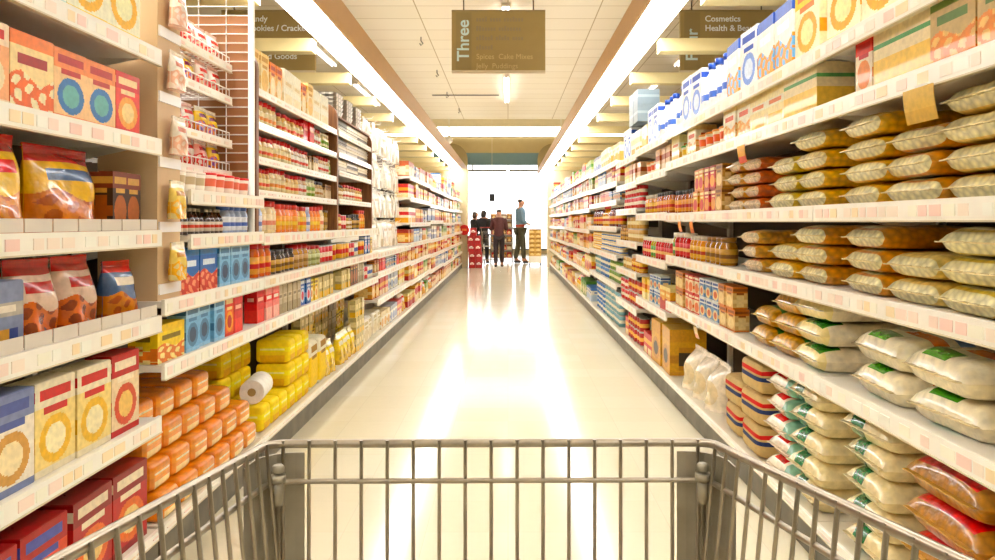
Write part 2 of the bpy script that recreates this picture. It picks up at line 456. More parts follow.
# ---- spices
k_jar('sp_red', 'spice jar', 'red-capped cream', .026, .115, '#d9b878', '#c23222', '#f2dfb0', '#d9694a')
k_jar('sp_red2', 'spice jar', 'tall red-capped pale', .028, .128, '#e6cf9c', '#cf3a2a', '#f6e6c0', '#e09a5a')
k_jar('sp_orange', 'seasoning shaker', 'orange', .034, .155, '#e8922a', '#d2542a', '#f2b23c', '#f6d27a')
k_jar('sp_yellow', 'seasoning shaker', 'yellow', .033, .15, '#eab52e', '#c8402a', '#f4d25c', '#e0862c')
k_jar('sp_cream', 'seasoning shaker', 'cream red-capped', .038, .165, '#ecd9b0', '#d0504a', '#f2e2c2', '#e2a08a')
k_jar('sp_green', 'spice jar', 'green-labelled', .027, .115, '#d8cfa0', '#e0d8c0', '#8fae52', '#e8e4c0')
k_jar('sp_dark', 'spice jar', 'black-capped', .025, .11, '#c6a36a', '#3a2c24', '#e9dcc0', '#b58a50')
k_jar('sp_blue', 'seasoning shaker', 'pale blue', .036, .15, '#b8c2d8', '#dfe4ee', '#e6e6ea', '#8898c4')
k_jar('sp_tall', 'pepper tin', 'olive', .032, .135, '#a88a3a', '#6a5424', '#b89a48', '#8a6a28', neck=1.0, lidh=.1)
k_jar('sp_wht', 'spice jar', 'white-labelled', .027, .12, '#c9a87a', '#b83a2a', '#f6f0e0', '#c8583a')
k_carton('sp_pk', 'seasoning mix packet', 'brown and white', .06, .02, .10, D('#cdb48a', '#9a7448', '#efe2c4', None, '#5a3c22'), withflap=False, cat='packet')
k_carton('sp_redpk', 'tea box', 'bright red', .10, .06, .14, D('#d62d20', '#c4241a', '#e8604a', None, '#f0b090', 'stripe'))
k_tub('tubred', 'icing tub', 'white red-lidded', .042, .085, '#efe2d6', '#cf3a30', '#d9826e')
k_tub('tubwht', 'icing tub', 'white', .042, .08, '#f4eee2', '#f0e6da', '#c8b89c')
k_bottle('vanilla', 'extract bottle', 'small brown', .02, .10, '#4a2a18', '#d8cfc0', '#e8dccb', '#c8543e')
k_jar('bluejar', 'sprinkle jar', 'blue and white', .032, .12, '#b9c6de', '#5a74b0', '#eef0f2', '#6a82c0')
k_jar('orangejar', 'syrup jar', 'red and orange', .035, .165, '#d87a32', '#c8321e', '#eeb368', '#c83a22')
k_jar('brownjar', 'molasses jar', 'dark brown', .036, .12, '#3d2712', '#2a1d14', '#c8a24a', '#7a5a26')
k_jar('tanjar', 'nut jar', 'tan red-capped', .042, .135, '#b98d52', '#b8281c', '#c6a878', '#9a7a48')
k_jar('greenjar', 'nut jar', 'pale green', .04, .12, '#b7b27a', '#b53324', '#c9cfa4', '#98a06a')
k_can('redcan', 'milk can', 'bright red', .037, .11, '#cc2d20', '#f0e0cc')
k_can('whtcan', 'milk can', 'white and blue', .037, .105, '#f0ead8', '#5a78b0')
k_can('yelcan', 'pie filling can', 'yellow and red', .042, .115, '#e8bc3c', '#c43a22')
k_pouch('snackwht', 'candy packet', 'white and red', .12, .122, .05, D('#f4ebe0', '#e8c8bc', '#d8483c', '#f2c8b0', '#c83a38', 'low'), '#f4ece2', 21)
k_pouch('snackpink', 'candy packet', 'pink', .12, .122, .05, D('#efb8ac', '#f6ece0', '#d0504a', '#f4e4d4', '#c23a40', 'low'), '#f0d8cc', 22)
k_pouch('snackyel', 'candy packet', 'yellow', .12, .122, .05, D('#f0cf6a', '#f6efdc', '#d98a2c', '#8a5a9a', '#8a3a5a', 'low'), '#f0e6d0', 23)
k_pouch('snackblue', 'candy packet', 'blue and green', .12, .122, .05, D('#6aa2cc', '#f0ead8', '#6aa860', '#e8d05a', '#f4f0e4', 'low'), '#e8eef0', 24)
k_carton('topwhite', 'paper napkin box', 'plain white', .18, .14, .2, D('#f8f1df', '#f6ecd4', '#efe2c0', None, '#e0cfa6', 'stripe'))
k_carton('topcream', 'candle box', 'cream', .12, .12, .21, D('#f2e2ba', '#f0d8a4', '#e6c27a', None, '#c9a050'))
k_carton('toporange', 'candle box', 'orange and white', .09, .10, .19, D('#f0c890', '#e89850', '#f6e8c8', None, '#b85a2a'))
# ---- right side
for i, (bc, lk) in enumerate((('#edc45a', 'golden'), ('#e0a83e', 'amber'), ('#f0d894', 'straw-coloured'), ('#dcc566', 'olive-gold'))):
    pale = '#f8edc8'
    k_pillow(f'noodle{i}', 'pasta bag', lk, .25, .34, .068, (lambda bc, pale, i: (lambda u, v: (pale if (v < .035 or v > .965) else (pale if (i % 2 and .10 < v < .2 and .2 < u < .8) else ('#c98f2c' if i == 1 and abs(u-.5) < .14 and v < .5 else bc)))))(bc, pale, i), '#e8dcb8', 30+i, mat=NOODLE)
k_pillow('pinknoodle', 'pasta bag', 'pinkish orange', .20, .30, .058, lambda u, v: '#f0dcc0' if v < .04 else ('#d9804e' if v < .55 else '#e6b27c'), '#efe0c4', 41, mat=NOODLE)
k_pillow('peachnoodle', 'pasta bag', 'peach', .20, .30, .06, lambda u, v: '#f2e2c4' if v < .04 else ('#e6b86a' if abs(u-.5) > .2 else '#d68a4a'), '#efe0c4', 42, mat=NOODLE)
k_pillow('whitegreen', 'rice bag', 'white and green', .26, .34, .085, lambda u, v: '#4f8a3e' if (.04 < v < .26 and .25 < u < .9) else ('#f0e2b0' if v < .1 else '#f1e6cc'), '#e8e0cc', 43)
k_pillow('creamgreen', 'rice bag', 'cream green-marked', .30, .345, .095, lambda u, v: '#5f9e3c' if (.03 < v < .22 and .2 < u < .62) else ('#e0905a' if (.3 < v < .42 and u > .4) else ('#8fa6c4' if (.5 < v < .62) else '#f6ebd2')), '#e4d6b4', 44)
k_pillow('goldgreen', 'lentil bag', 'golden green-banded', .22, .30, .08, lambda u, v: '#3f7a3a' if .16 < v < .26 else ('#d8ac4a' if v < .5 else '#d9c083'), '#e6d8a8', 45, mat=NOODLE)
k_pillow('whitegold', 'bean bag', 'white and gold', .20, .28, .085, lambda u, v: '#efe6d0' if (v < .3 or v > .7) else '#d7a548', '#efe6d2', 46)
k_pouch('bigtan', 'flour sack', 'tall plain tan', .36, .255, .16, D('#cbb98f', '#c6b488', '#c0ac80', None, '#b7a378', 'stripe'), '#c0ad80', 47, mat=PAPER)
k_pillow('redorangebag', 'bean bag', 'red-orange', .32, .345, .10, lambda u, v: '#e0401a' if (abs(u-.5) < .40 and .03 < v < .9) else '#c99a58', '#c8a468', 48, mat=NOODLE)
k_pillow('tanbag', 'bean bag', 'tan', .30, .345, .10, lambda u, v: '#d8c49a' if v < .3 else '#c9a566', '#d8c8a0', 49)
k_pillow('creamgreenstripe', 'bean bag', 'cream green-striped', .27, .345, .085, lambda u, v: '#2f7a48' if (abs(u-.3) < .13 and v < .7) else '#efe2bc', '#e4d8b8', 50)
k_pillow('redwhite', 'rice bag', 'white red-patched', .22, .32, .08, lambda u, v: '#d0402a' if (.03 < v < .34 and .22 < u < .66) else ('#9fc4ae' if (v < .4 and u > .78) else '#f6ecd9'), '#f4ead8', 51)
k_soft('tanblock', 'flour bag', 'tan red-and-blue-banded', .27, .24, .135, lambda u, v: '#c7402a' if .62 < v < .8 else ('#34426a' if .42 < v < .6 else '#cdb78c'), mat=PAPER, kk=6)
k_soft('brownred', 'flour bag', 'brown and red', .15, .16, .22, lambda u, v: '#b8301f' if v > .62 else ('#8a5a34' if u < .4 else '#c9b48c'), mat=PAPER)
k_pouch('whitesack', 'cotton sack', 'lumpy white', .23, .25, .19, D('#ece3cf', '#efe6d6', '#e2d3b4'), '#efe8d8', 52)
k_carton('yelcase', 'display carton', 'big yellow', .30, .24, .30, D('#d9b050', '#d2a544', '#c59638', '#4a4030', None), top='#d8b860')
k_carton('r_yelbox', 'noodle box', 'wide cream-yellow', .30, .13, .168, lambda u, v: '#6aa36a' if .70 < v < .77 else ('#efe3c0' if v > .5 else '#f0cf7e'), top='#f3e6c2')
k_carton('r_cream', 'noodle box', 'cream', .20, .12, .165, D('#f5e4b4', '#f8efd6', '#f0c878', None, '#d98a52', 'stripe'))
k_carton('r_orange', 'noodle box', 'orange-striped white', .19, .12, .168, D('#f8efdb', '#f3dfae', '#efb36a', '#f6dca6', '#d8703a', 'low'))
k_carton('r_greentan', 'rice mix box', 'green and tan', .18, .12, .168, D('#cdb78a', '#8fa66a', '#e09a4a', '#eac88a', '#6f8a50', 'low'))
k_carton('r_red', 'rice mix box', 'red-ended white', .10, .12, .165, D('#f6e6cf', '#d8553a', '#e9a06a', None, '#c23a26'))
k_tub('r_tub', 'noodle cup', 'white and orange', .06, .10, '#f6e8d0', '#f0b072', '#e07a3a')
k_tub('r_tubg', 'noodle cup', 'green-lidded', .058, .085, '#f2e6c8', '#57a04e', '#e6c85a')
k_carton('t_white', 'detergent box', 'white and blue', .20, .13, .27, D('#f7f4ee', '#eef2fb', '#8aa4d8', '#dfe8f8', '#3f62b4'))
k_carton('t_blue', 'detergent box', 'blue and orange', .20, .13, .26, D('#f4efe4', '#4468b4', '#e6a75a', '#8fc0e4', '#f4f4f8', 'low'))
k_bottle('t_jug', 'cleaner bottle', 'white blue-capped', .055, .28, '#f6f4f0', '#3f5fae', '#f2f4fb', '#5f7fc8', mat=PLASTIC)
k_carton('t_yellow', 'detergent box', 'yellow and white', .22, .13, .27, D('#f8efd0', '#f3d24e', '#f0b440', '#f8e9b8', '#e88a3a'))
k_carton('t_pale', 'detergent box', 'pale cream', .24, .13, .27, D('#faf2dc', '#f6e2b4', '#f2c872', '#f9ecc6', '#dca050', 'low'))
k_jar('r_dark', 'sauce jar', 'dark-capped amber', .036, .145, '#a5601f', '#2c2622', '#e0a83e', '#b8442a')
k_jar('r_red2', 'sauce jar', 'red-labelled', .038, .15, '#b6381f', '#e8e0d0', '#c8321f', '#e8c690')
k_jar('r_grn', 'sauce jar', 'green-labelled', .038, .15, '#b8a04a', '#f0ece0', '#5f9a46', '#eee4b4')
k_jar('r_gold', 'sauce jar', 'gold', .036, .14, '#cf9630', '#c8c0b0', '#e2bd52', '#a8481f')
k_jar('r_tan', 'sauce jar', 'tan', .045, .14, '#a0783a', '#8c6a34', '#c9a45c', '#7d5c2c')
k_carton('r_snackred', 'snack packet', 'red', .10, .06, .12, D('#c8321f', '#a8241a', '#e0a54a', None, '#f0dcae'), withflap=False, cat='packet')
k_carton('r_snackyel', 'snack packet', 'yellow', .10, .06, .12, D('#e2b63c', '#d8952a', '#c84a2a', None, '#f5e8b8'), withflap=False, cat='packet')
k_carton('r_snacktan', 'snack packet', 'tan', .11, .06, .12, D('#c7a36a', '#b0844a', '#e8d0a0', None, '#7a5026'), withflap=False, cat='packet')
k_carton('r_bluepk', 'soup packet', 'blue and white', .11, .07, .105, D('#7fa0bf', '#dfe4e4', '#e9d6a8', '#c8703a', '#355f9a'), withflap=False, cat='packet')
k_carton('r_redpk', 'soup packet', 'red and cream', .10, .07, .105, D('#e8d8ba', '#c42c22', '#d9823c', None, '#f4ead2'), withflap=False, cat='packet')
k_carton('r_tanpk', 'soup packet', 'tan and orange', .11, .07, .105, D('#d8bc8a', '#c98440', '#e8d6a8', None, '#8f5a2c'), withflap=False, cat='packet')
k_can('c_tuna', 'tuna can', 'cream and blue', .043, .052, '#e3d6b4', '#4d78ae')
k_can('c_tuna2', 'tuna can', 'gold', .043, .052, '#d9b04a', '#f0e2b8')
k_can('c_soup', 'soup can', 'red and white', .037, .097, '#c8321f', '#f2e8d6')
k_can('c_blue', 'soup can', 'blue', .037, .105, '#4f7fb2', '#e8e4d4')
k_can('c_tea', 'vegetable can', 'teal and white', .038, .108, '#8ab0b4', '#ece6d2')
k_can('c_tan', 'vegetable can', 'tan', .038, .108, '#c7a568', '#ece0bc')
k_can('c_green', 'vegetable can', 'green', .038, .108, '#7d9a4e', '#e9e2bc')
k_can('c_red', 'tomato can', 'deep red', .042, .112, '#b5301d', '#e9c07a')
k_jar('c_pick', 'pickle jar', 'olive green', .045, .16, '#8a8a3a', '#d8c04a', '#e8dcb0', '#6f7a30')
k_bottle('c_oil', 'oil bottle', 'golden', .04, .222, '#d9a52e', '#c8322a', '#f0e0a8', '#b8481f')
k_bottle('c_sauce', 'sauce bottle', 'dark red', .034, .22, '#7d2414', '#e8e4d8', '#e2b45a', '#c8321f')
# ---- generic cartons for the far bays
pal = [('#f2e6d0', '#c8321f', '#e8b45a', 'red-banded white'), ('#efd27a', '#d98a2c', '#f6ecc8', 'yellow and orange'), ('#d8a25a', '#a8481f', '#f0d8a4', 'tan and rust'),
       ('#e6e2d8', '#5a82b4', '#c8d4e0', 'blue-banded white'), ('#c8452c', '#e8b45a', '#f4e0b8', 'red and gold'), ('#f6f0e2', '#e8d8b4', '#e2b878', 'white and cream'),
       ('#b7c08a', '#6f9a4e', '#efe6c0', 'green'), ('#e8c8a4', '#b86a3c', '#f6e6cc', 'peach and brown'), ('#f4efe4', '#b8b8c0', '#9aa4c0', 'white and grey'), ('#e4b042', '#f2e2a8', '#b8402a', 'gold and red')]
FARK = []
nouns = ['cereal box', 'biscuit carton', 'rice carton', 'tea carton', 'oat box', 'tissue box', 'pasta box', 'snack carton', 'foil box', 'granola box']
for i, (a, b, c, lk) in enumerate(pal):
    for j, (w, h) in enumerate(((.2, .2), (.15, .16), (.24, .18))):
        key = f'far{i}{j}'
        k_carton(key, nouns[(i+3*j) % 10], ('large ' if j == 2 else 'small ' if j == 1 else '')+lk, w, .16, h, D(a, b, c, None, b if i % 2 else None, ('box', 'low', 'stripe')[(i+j) % 3]), withflap=False)
        FARK.append(key)
k_pouch('fwhite', 'sugar bag', 'plump white', .17, .22, .12, D('#f3ece0', '#efe2cc', '#e0b06a', None, '#d0503a', 'low'), '#f4eee2', 61, withseal=False)
k_pouch('fyel', 'crisp bag', 'yellow', .17, .22, .12, D('#e8c24a', '#d9862c', '#f4e6b8', None, '#c8321f', 'low'), '#f0dca0', 62, withseal=False)
k_pouch('fred', 'crisp bag', 'red', .16, .21, .11, D('#cc4a2e', '#b8281c', '#f0d8a8', None, '#f4e8d0', 'low'), '#d86a4a', 63, withseal=False)
k_pouch('hangwhite', 'hanging pack', 'clear white', .21, .275, .07, D('#f7f3ea', '#fbf8f2', '#e6ddcb', '#f4eee2', '#d8cfbd', 'stripe'), '#f8f4ec', 64)
k_pouch('hanggrey', 'hanging pack', 'grey and white', .20, .265, .06, D('#e6dfd0', '#f4f0e6', '#b8ae9a', '#8f8674', '#f0eadc', 'block'), '#f4f0e6', 65)

# ------------------------------------------------------------------ room
def floor_mat():
    m, nt, b = new_mat('waxed_vinyl_tile')
    tc = nt.nodes.new('ShaderNodeTexCoord'); br = nt.nodes.new('ShaderNodeTexBrick')
    br.offset = 0; br.inputs['Scale'].default_value = 1
    br.inputs['Brick Width'].default_value = .305; br.inputs['Row Height'].default_value = .305
    br.inputs['Mortar Size'].default_value = .0012
    br.inputs['Color1'].default_value = lin('#d2c9ac')+(1,); br.inputs['Color2'].default_value = lin('#cfc5a6')+(1,)
    br.inputs['Mortar'].default_value = lin('#c4baa0')+(1,)
    n = nt.nodes.new('ShaderNodeTexNoise'); n.inputs['Scale'].default_value = 22; n.inputs['Detail'].default_value = 8
    mx = nt.nodes.new('ShaderNodeMix'); mx.data_type = 'RGBA'; mx.blend_type = 'MULTIPLY'; mx.inputs['Factor'].default_value = .04
    nt.links.new(tc.outputs['Object'], br.inputs['Vector']); nt.links.new(tc.outputs['Object'], n.inputs['Vector'])
    nt.links.new(br.outputs['Color'], mx.inputs[6]); nt.links.new(n.outputs['Fac'], mx.inputs[7])
    nt.links.new(mx.outputs[2], b.inputs['Base Color'])
    r = nt.nodes.new('ShaderNodeMapRange'); r.inputs['To Min'].default_value = .12; r.inputs['To Max'].default_value = .15
    n2 = nt.nodes.new('ShaderNodeTexNoise'); n2.inputs['Scale'].default_value = 1.5; nt.links.new(tc.outputs['Object'], n2.inputs['Vector'])
    nt.links.new(n2.outputs['Fac'], r.inputs['Value']); nt.links.new(r.outputs['Result'], b.inputs['Roughness'])
    b.inputs['Specular IOR Level'].default_value = .24; b.inputs['Coat Weight'].default_value = 0; b.inputs['Coat Roughness'].default_value = .13
    return m
def ceiling_mat():
    m, nt, b = new_mat('ceiling_tile')
    tc = nt.nodes.new('ShaderNodeTexCoord'); br = nt.nodes.new('ShaderNodeTexBrick')
    br.offset = 0; br.inputs['Scale'].default_value = 1
    br.inputs['Brick Width'].default_value = 1.22; br.inputs['Row Height'].default_value = .61
    br.inputs['Mortar Size'].default_value = .008
    br.inputs['Color1'].default_value = lin('#efe6d2')+(1,); br.inputs['Color2'].default_value = lin('#ebe1ca')+(1,)
    br.inputs['Mortar'].default_value = lin('#b8a47c')+(1,)
    nt.links.new(tc.outputs['Object'], br.inputs['Vector']); nt.links.new(br.outputs['Color'], b.inputs['Base Color'])
    b.inputs['Roughness'].default_value = .8
    return m
RW = 9.0; YB, YE = -6.0, 27.0; CZ = 4.0; YC = 20.5
struct('floor', MB().box(-RW, RW, YB, YE+.3, -.1, 0), floor_mat())
struct('ceiling', MB().box(-RW, RW, YB, YC, CZ, CZ+.1), ceiling_mat())
MAT_WALL = plain('cream_wall_paint', '#e6d8b6', .7, noise=.03)
MAT_TANP = plain('tan_bulkhead_paint', '#c2b184', .7, noise=.03)
MAT_BLUEP = plain('blue_grey_paint', '#7396a8', .7, noise=.03)
struct('wall_left', MB().box(-RW-.2, -RW, YB, YE, 0, 5.2), MAT_WALL)
struct('wall_right', MB().box(RW, RW+.2, YB, YE, 0, 5.2), MAT_WALL)
struct('wall_back', MB().box(-RW, RW, YB-.2, YB, 0, CZ), MAT_WALL)
struct('ceiling_lobby', MB().box(-RW, RW, YC+.02, YE+.3, 5.0, 5.1), MAT_WALL)
struct('wall_ceiling_step', MB().box(-RW, RW, YC-.001, YC+.1, CZ+.1, 5.0), MAT_WALL)
struct('beam_bulkhead', MB().box(-RW, RW, 22.0, 22.3, 3.20, 3.64), MAT_TANP)
struct('trim_blue_band', MB().box(-RW, RW, 21.98, 22.3, 2.86, 3.20), MAT_BLUEP)
wf = MB()
wf.box(-RW, -5.2, YE, YE+.2, 0, 5.0).box(5.2, RW, YE, YE+.2, 0, 5.0).box(-5.2, 5.2, YE, YE+.2, 3.5, 5.0).box(-5.2, 5.2, YE, YE+.2, 0, .12)
struct('wall_front', wf, MAT_WALL)
gm, gnt, gb = new_mat('shop_window_glass')
tr = gnt.nodes.new('ShaderNodeBsdfTransparent'); gl = gnt.nodes.new('ShaderNodeBsdfGlossy'); gl.inputs['Roughness'].default_value = .02
mxs = gnt.nodes.new('ShaderNodeMixShader'); fr = gnt.nodes.new('ShaderNodeFresnel'); fr.inputs['IOR'].default_value = 1.45
gnt.links.new(fr.outputs['Fac'], mxs.inputs[0]); gnt.links.new(tr.outputs[0], mxs.inputs[1]); gnt.links.new(gl.outputs[0], mxs.inputs[2])
gnt.links.new(mxs.outputs[0], gnt.nodes['Material Output'].inputs['Surface'])
MAT_ALU = plain('window_aluminium', '#6f6a60', .4, metallic=.6, noise=.03)
for i in range(4):
    x0 = -5.2+2.6*i; x1 = x0+2.6
    w = empty(f'window_{i+1}', (x0+1.3, YE+.1, .12)); tag(w, kind='structure')
    f = MB()
    for a, b in ((-1.3, -1.28), (1.28, 1.3)): f.box(a, b, -.05, .05, 0, 3.38)
    for a, b in ((0, .05), (3.33, 3.38), (2.875, 2.945)): f.box(-1.25, 1.25, -.05, .05, a, b)
    f.box(-.02, .02, -.04, .04, 2.93, 3.33)
    f.obj('window_frame', MAT_ALU, w)
    MB().box(-1.25, 1.25, -.006, .006, .05, 3.33).obj('pane', gm, w)
# pavement outside
struct('ground_outside', MB().box(-20, 20, YE+.3, YE+30, -.12, -.02), plain('pale_concrete', '#cfcabb', .8))

# cream columns at the far ends of the two runs
struct('column_left', MB().box(-1.62, -1.02, 18.62, 19.0, 0, 2.5), plain('cream_column', '#ead9ac', .6, noise=.03))
struct('column_right', MB().box(1.0, 1.6, 18.62, 19.0, 0, 2.5), bpy.data.materials['cream_column'])

# ------------------------------------------------------------------ light canopies over the shelves
TUBE = emit('canopy_diffuser', '#fbfbff', 9.0)
ADDED_GLOW = emit('added_upward_glow', '#fffdf8', 3.2)  # glow for the strips added to lighten the ceiling
MAT_FASCIA = plain('tan_fascia', '#c79a62', .5, noise=.03)
MAT_BEAMC = plain('cream_canopy_beam', '#e9d79c', .6, noise=.03)
ZB = 2.5
def canopy(side, xin, xout, ytop, label):
    s = -1 if side == 'L' else 1
    root = empty('light_canopy', (xin, 0, ZB)); tag(root, label, 'light canopy', 'lit canopies above the shelving')
    def B(x0, x1, y0, y1, z0, z1): return MB().box(min(x0, x1), max(x0, x1), y0, y1, z0, z1)
    w = abs(xout-xin)
    Y0, Y1 = -4.0, 21.4
    B(0, s*.02, Y0, Y1, 0, ytop).obj('fascia', MAT_FASCIA, root)
    hb = MB(); hb.box(min(s*.02, s*w), max(s*.02, s*w), Y0, Y1, .07, .10).box(min(s*(w-.02), s*w), max(s*(w-.02), s*w), Y0, Y1, .02, .07)
    hb.obj('housing', MAT_BEAMC, root)
    B(s*.06, s*(w-.05), Y0+.1, Y1-.1, .105, .125).obj('added_glow_strip', ADDED_GLOW, root)  # unseen glowing strip, added on top of the canopy to brighten the ceiling
    y = Y0
    k = 0
    while y < Y1-.5:
        B(s*.022, s*(w-.022), y+.004, min(y+1.22, Y1)-.004, 0.0, .03).obj('diffuser', TUBE, root)
        y += 1.22
    ys = 5.49-1.25*4
    while ys < 21:
        B(s*(w+.002), s*(w+1.45), ys-.06, ys+.06, -.095, .0).obj('beam', MAT_BEAMC, root); ys += 1.25
    B(s*(w+1.45), s*(w+1.49), Y0, Y1, 0, .18).obj('back_fascia', MAT_BEAMC, root)
    # rounded end panel
    n = 10; R = .46; top = .92; wd = .75
    pts = [(s*wd, 0), (0-s*.0, 0), (0, top-R)]
    pts += [(s*(R-R*math.cos(a)), top-R+R*math.sin(a)) for a in [PI/2*i/n for i in range(1, n+1)]] + [(s*wd, top)]
    e = MB()
    e.quad([(x, Y1, z) for x, z in pts]); e.quad([(x, Y1+.12, z) for x, z in reversed(pts)])
    for i in range(len(pts)):
        a, b = pts[i], pts[(i+1) % len(pts)]
        e.quad([(a[0], Y1, a[1]), (a[0], Y1+.12, a[1]), (b[0], Y1+.12, b[1]), (b[0], Y1, b[1])])
    e.obj('end_panel', plain('olive_end_panel', '#8c7a4c', .6), root)
    return root
canopy('L', -1.174, -1.436, .215, 'long lit canopy with tan fascia above the spice rack side')
canopy('R', .857, 1.116, .18, 'long lit canopy with tan fascia above the pasta bag side')

# ceiling strip lamps (bare twin tubes), hooks and pendants
LAMP = emit('bare_tube', '#fbfbff', 6.0); LAMPD = emit('dim_tube', '#fbfbff', 2.0)
MAT_LAMPB = plain('lamp_white', '#ece6d8', .5)
def strip_lamp(x, y0, y1, label, em=None):
    r = empty('ceiling_strip_lamp', (x, y0, CZ)); tag(r, label, 'ceiling lamp', 'tube lamps under the ceiling')
    MB().box(-.05, .05, 0, y1-y0, -.05, -.0).obj('lamp_body', MAT_LAMPB, r)
    for s in (-1, 1):
        t = MB().tube([(s*.032, .03, -.07), (s*.032, y1-y0-.03, -.07)], .014); t.obj('tube', em or LAMP, r)
strip_lamp(-.03, 14.3, 17.2, 'bare twin-tube lamp on the ceiling beyond the aisle sign')
strip_lamp(-.03, 9.6, 12.3, 'bare twin-tube lamp on the ceiling directly above the aisle sign')
strip_lamp(-.03, 5.0, 7.7, 'bare twin-tube ceiling lamp just in front of the aisle sign')
strip_lamp(-.03, .6, 3.3, 'bare twin-tube ceiling lamp above the shopping cart')
strip_lamp(-.03, -3.8, -1.1, 'bare twin-tube ceiling lamp behind the shopping cart')
for sx, nm in ((-3.1, 'the candy aisle beside the spice rack'), (3.0, 'the cosmetics aisle beyond the pasta')):
    for j, (y0, w) in enumerate(((-3, 'back'), (1.5, 'first'), (6, 'second'), (10.5, 'third'), (15, 'last'))):
        strip_lamp(sx, y0, y0+2.7, f'bare twin-tube ceiling lamp, {w} over {nm}', LAMPD)
MAT_HOOK = plain('dark_hook', '#4a3a22', .5)
for i, (px, py) in enumerate(((421, 37), (437, 70), (447, 92), (459, 108))):
    y = FPX*(CZ-H)/(222-py); x = (px-508)/FPX*y
    o = MB().tube([(0, 0, 0), (0, 0, -.06), (.03, 0, -.10), (.0, 0, -.13), (-.02, 0, -.10)], .009)
    b = o.obj('ceiling_hook', MAT_HOOK); b.location = (x, y, CZ)
    tag(b, ('small dark ceiling hook nearest the aisle sign', 'small dark ceiling hook, second along from the aisle sign', 'small dark ceiling hook, third along from the aisle sign', 'small dark ceiling hook closest to the bright cove')[i], 'hook', 'ceiling hooks')
for px, lb in ((449, 'thin pendant hanging beside the spice-side canopy end'), (561, 'thin pendant hanging beside the pasta-side canopy end')):
    y = 20.2; x = (px-508)/FPX*y
    r = empty('ceiling_pendant', (x, y, CZ)); tag(r, lb, 'pendant', 'ceiling pendants by the cove')
    MB().tube([(0, 0, 0), (0, 0, -.5)], .012).obj('stem', MAT_LAMPB, r)
    MB().lathe([(.03, -.72, '#ffffff'), (.10, -.66, '#ffffff'), (.09, -.56, '#ffffff'), (.03, -.48, '#ffffff')]).obj('lamp_shade', MAT_LAMPB, r)
cl = empty('cove_lamp', (0, 21.9, 3.66)); tag(cl, 'long bright cove lamp along the top of the tan bulkhead', 'cove lamp')
MB().box(-8, 8, -.02, .06, 0, .03).obj('lamp_body', MAT_LAMPB, cl)
MB().box(-8, 8, .0, .04, .03, .30).obj('diffuser', emit('cove_diffuser', '#fff6e0', 5.0), cl)
# dark slit vent in the ceiling
v = MB().box(-.75, .75, -.05, .05, -.012, -.001).obj('ceiling_vent', MAT_HOOK); v.location = (-.95, 16.6, CZ); tag(v, 'dark narrow slot vent across the ceiling before the cove', 'vent')

# ------------------------------------------------------------------ aisle signs
MAT_SIGN = plain('brown_sign_panel', '#a58d54', .55, noise=.03)
MAT_SIGND = plain('brown_sign_strip', '#988350', .55, noise=.03)
MAT_SIGNF = plain('sign_edge_trim', '#d8c8a8', .5, noise=.03)
MAT_TXTW = plain('white_lettering', '#f4f8f6', .5, noise=0)
MAT_TXTB = plain('pale_blue_lettering', '#cfe6e6', .5, noise=0)
MAT_TXTF = plain('faded_lettering', '#d0b880', .6, noise=0)
MAT_TXTG = plain('worn_grey_lettering', '#988660', .6, noise=0)
def text(name, s, size, mat, parent, loc, rot=(PI/2, 0, 0), align='LEFT', bold=0):
    cu = bpy.data.curves.new(name, 'FONT'); cu.body = s; cu.size = size; cu.extrude = .001; cu.offset = bold
    cu.align_x = align; cu.materials.append(mat)
    t = bpy.data.objects.new(name+'_outline', cu); C.objects.link(t)
    dg = bpy.context.evaluated_depsgraph_get(); dg.update()
    me = bpy.data.meshes.new_from_object(t.evaluated_get(dg)); bpy.data.objects.remove(t)
    o = bpy.data.objects.new(name, me); C.objects.link(o); o.parent = parent; o.location = loc; o.rotation_euler = rot
    return o
def aisle_sign(x, y, label, word, lines, mats, tsize):
    W, HT = 1.18, .79
    zt = H+2.67
    r = empty('aisle_sign', (x, y, zt-HT)); tag(r, label, 'sign', 'hanging aisle signs')
    MB().box(-W/2, W/2, -.03, .03, .03, HT-.02).obj('panel', MAT_SIGN, r)
    MB().box(-W/2+.05, -W/2+.25, -.033, -.03, .04, HT-.03).obj('number_strip', MAT_SIGND, r)
    MB().box(-W/2, W/2, -.035, .035, 0, .03).obj('bottom_rail', MAT_SIGNF, r)
    MB().box(-W/2, W/2, -.035, .035, HT-.02, HT).obj('top_rail', MAT_SIGND, r)
    for s in (-1, 1): MB().tube([(s*.44, 0, HT), (s*.44, 0, CZ-(zt-HT))], .008).obj('hanger', MAT_HOOK, r)
    text('number_lettering', word, .212, MAT_TXTB, r, (-W/2+.215, -.0345, .145), (PI/2, -PI/2, 0), bold=.0035)
    if word == 'Three':      # four lines worn past reading
        rw = random.Random(4)
        for i, ws in enumerate(((4, 4, 7), (7, 8), (6, 5, 4), (6,))):
            mb = MB(); xx = -W/2+.31
            for wl in ws:
                for q in range(wl):
                    hh = rw.choice([.042, .042, .06]); mb.box(xx, xx+.026, -.0335, -.031, HT-.145-i*.118, HT-.145-i*.118+hh); xx += .036
                xx += .03
            mb.obj('worn_lettering', MAT_TXTG, r)
    for i, (ln, m) in enumerate(zip(lines, mats)):
        if ln: text('lettering', ln, tsize, m, r, (-W/2+.31, -.0345, HT-.145-i*.118), bold=.002 if m is MAT_TXTW else 0)
    return r
SY = 9.35
aisle_sign((498.5-508)/FPX*SY, SY, 'brown hanging sign reading Three over the middle of the aisle', 'Three',
           ['', '', '', '', 'Spices  Cake Mixes', 'Jelly  Puddings'], [MAT_TXTG]*4+[MAT_TXTF]*2, .092)
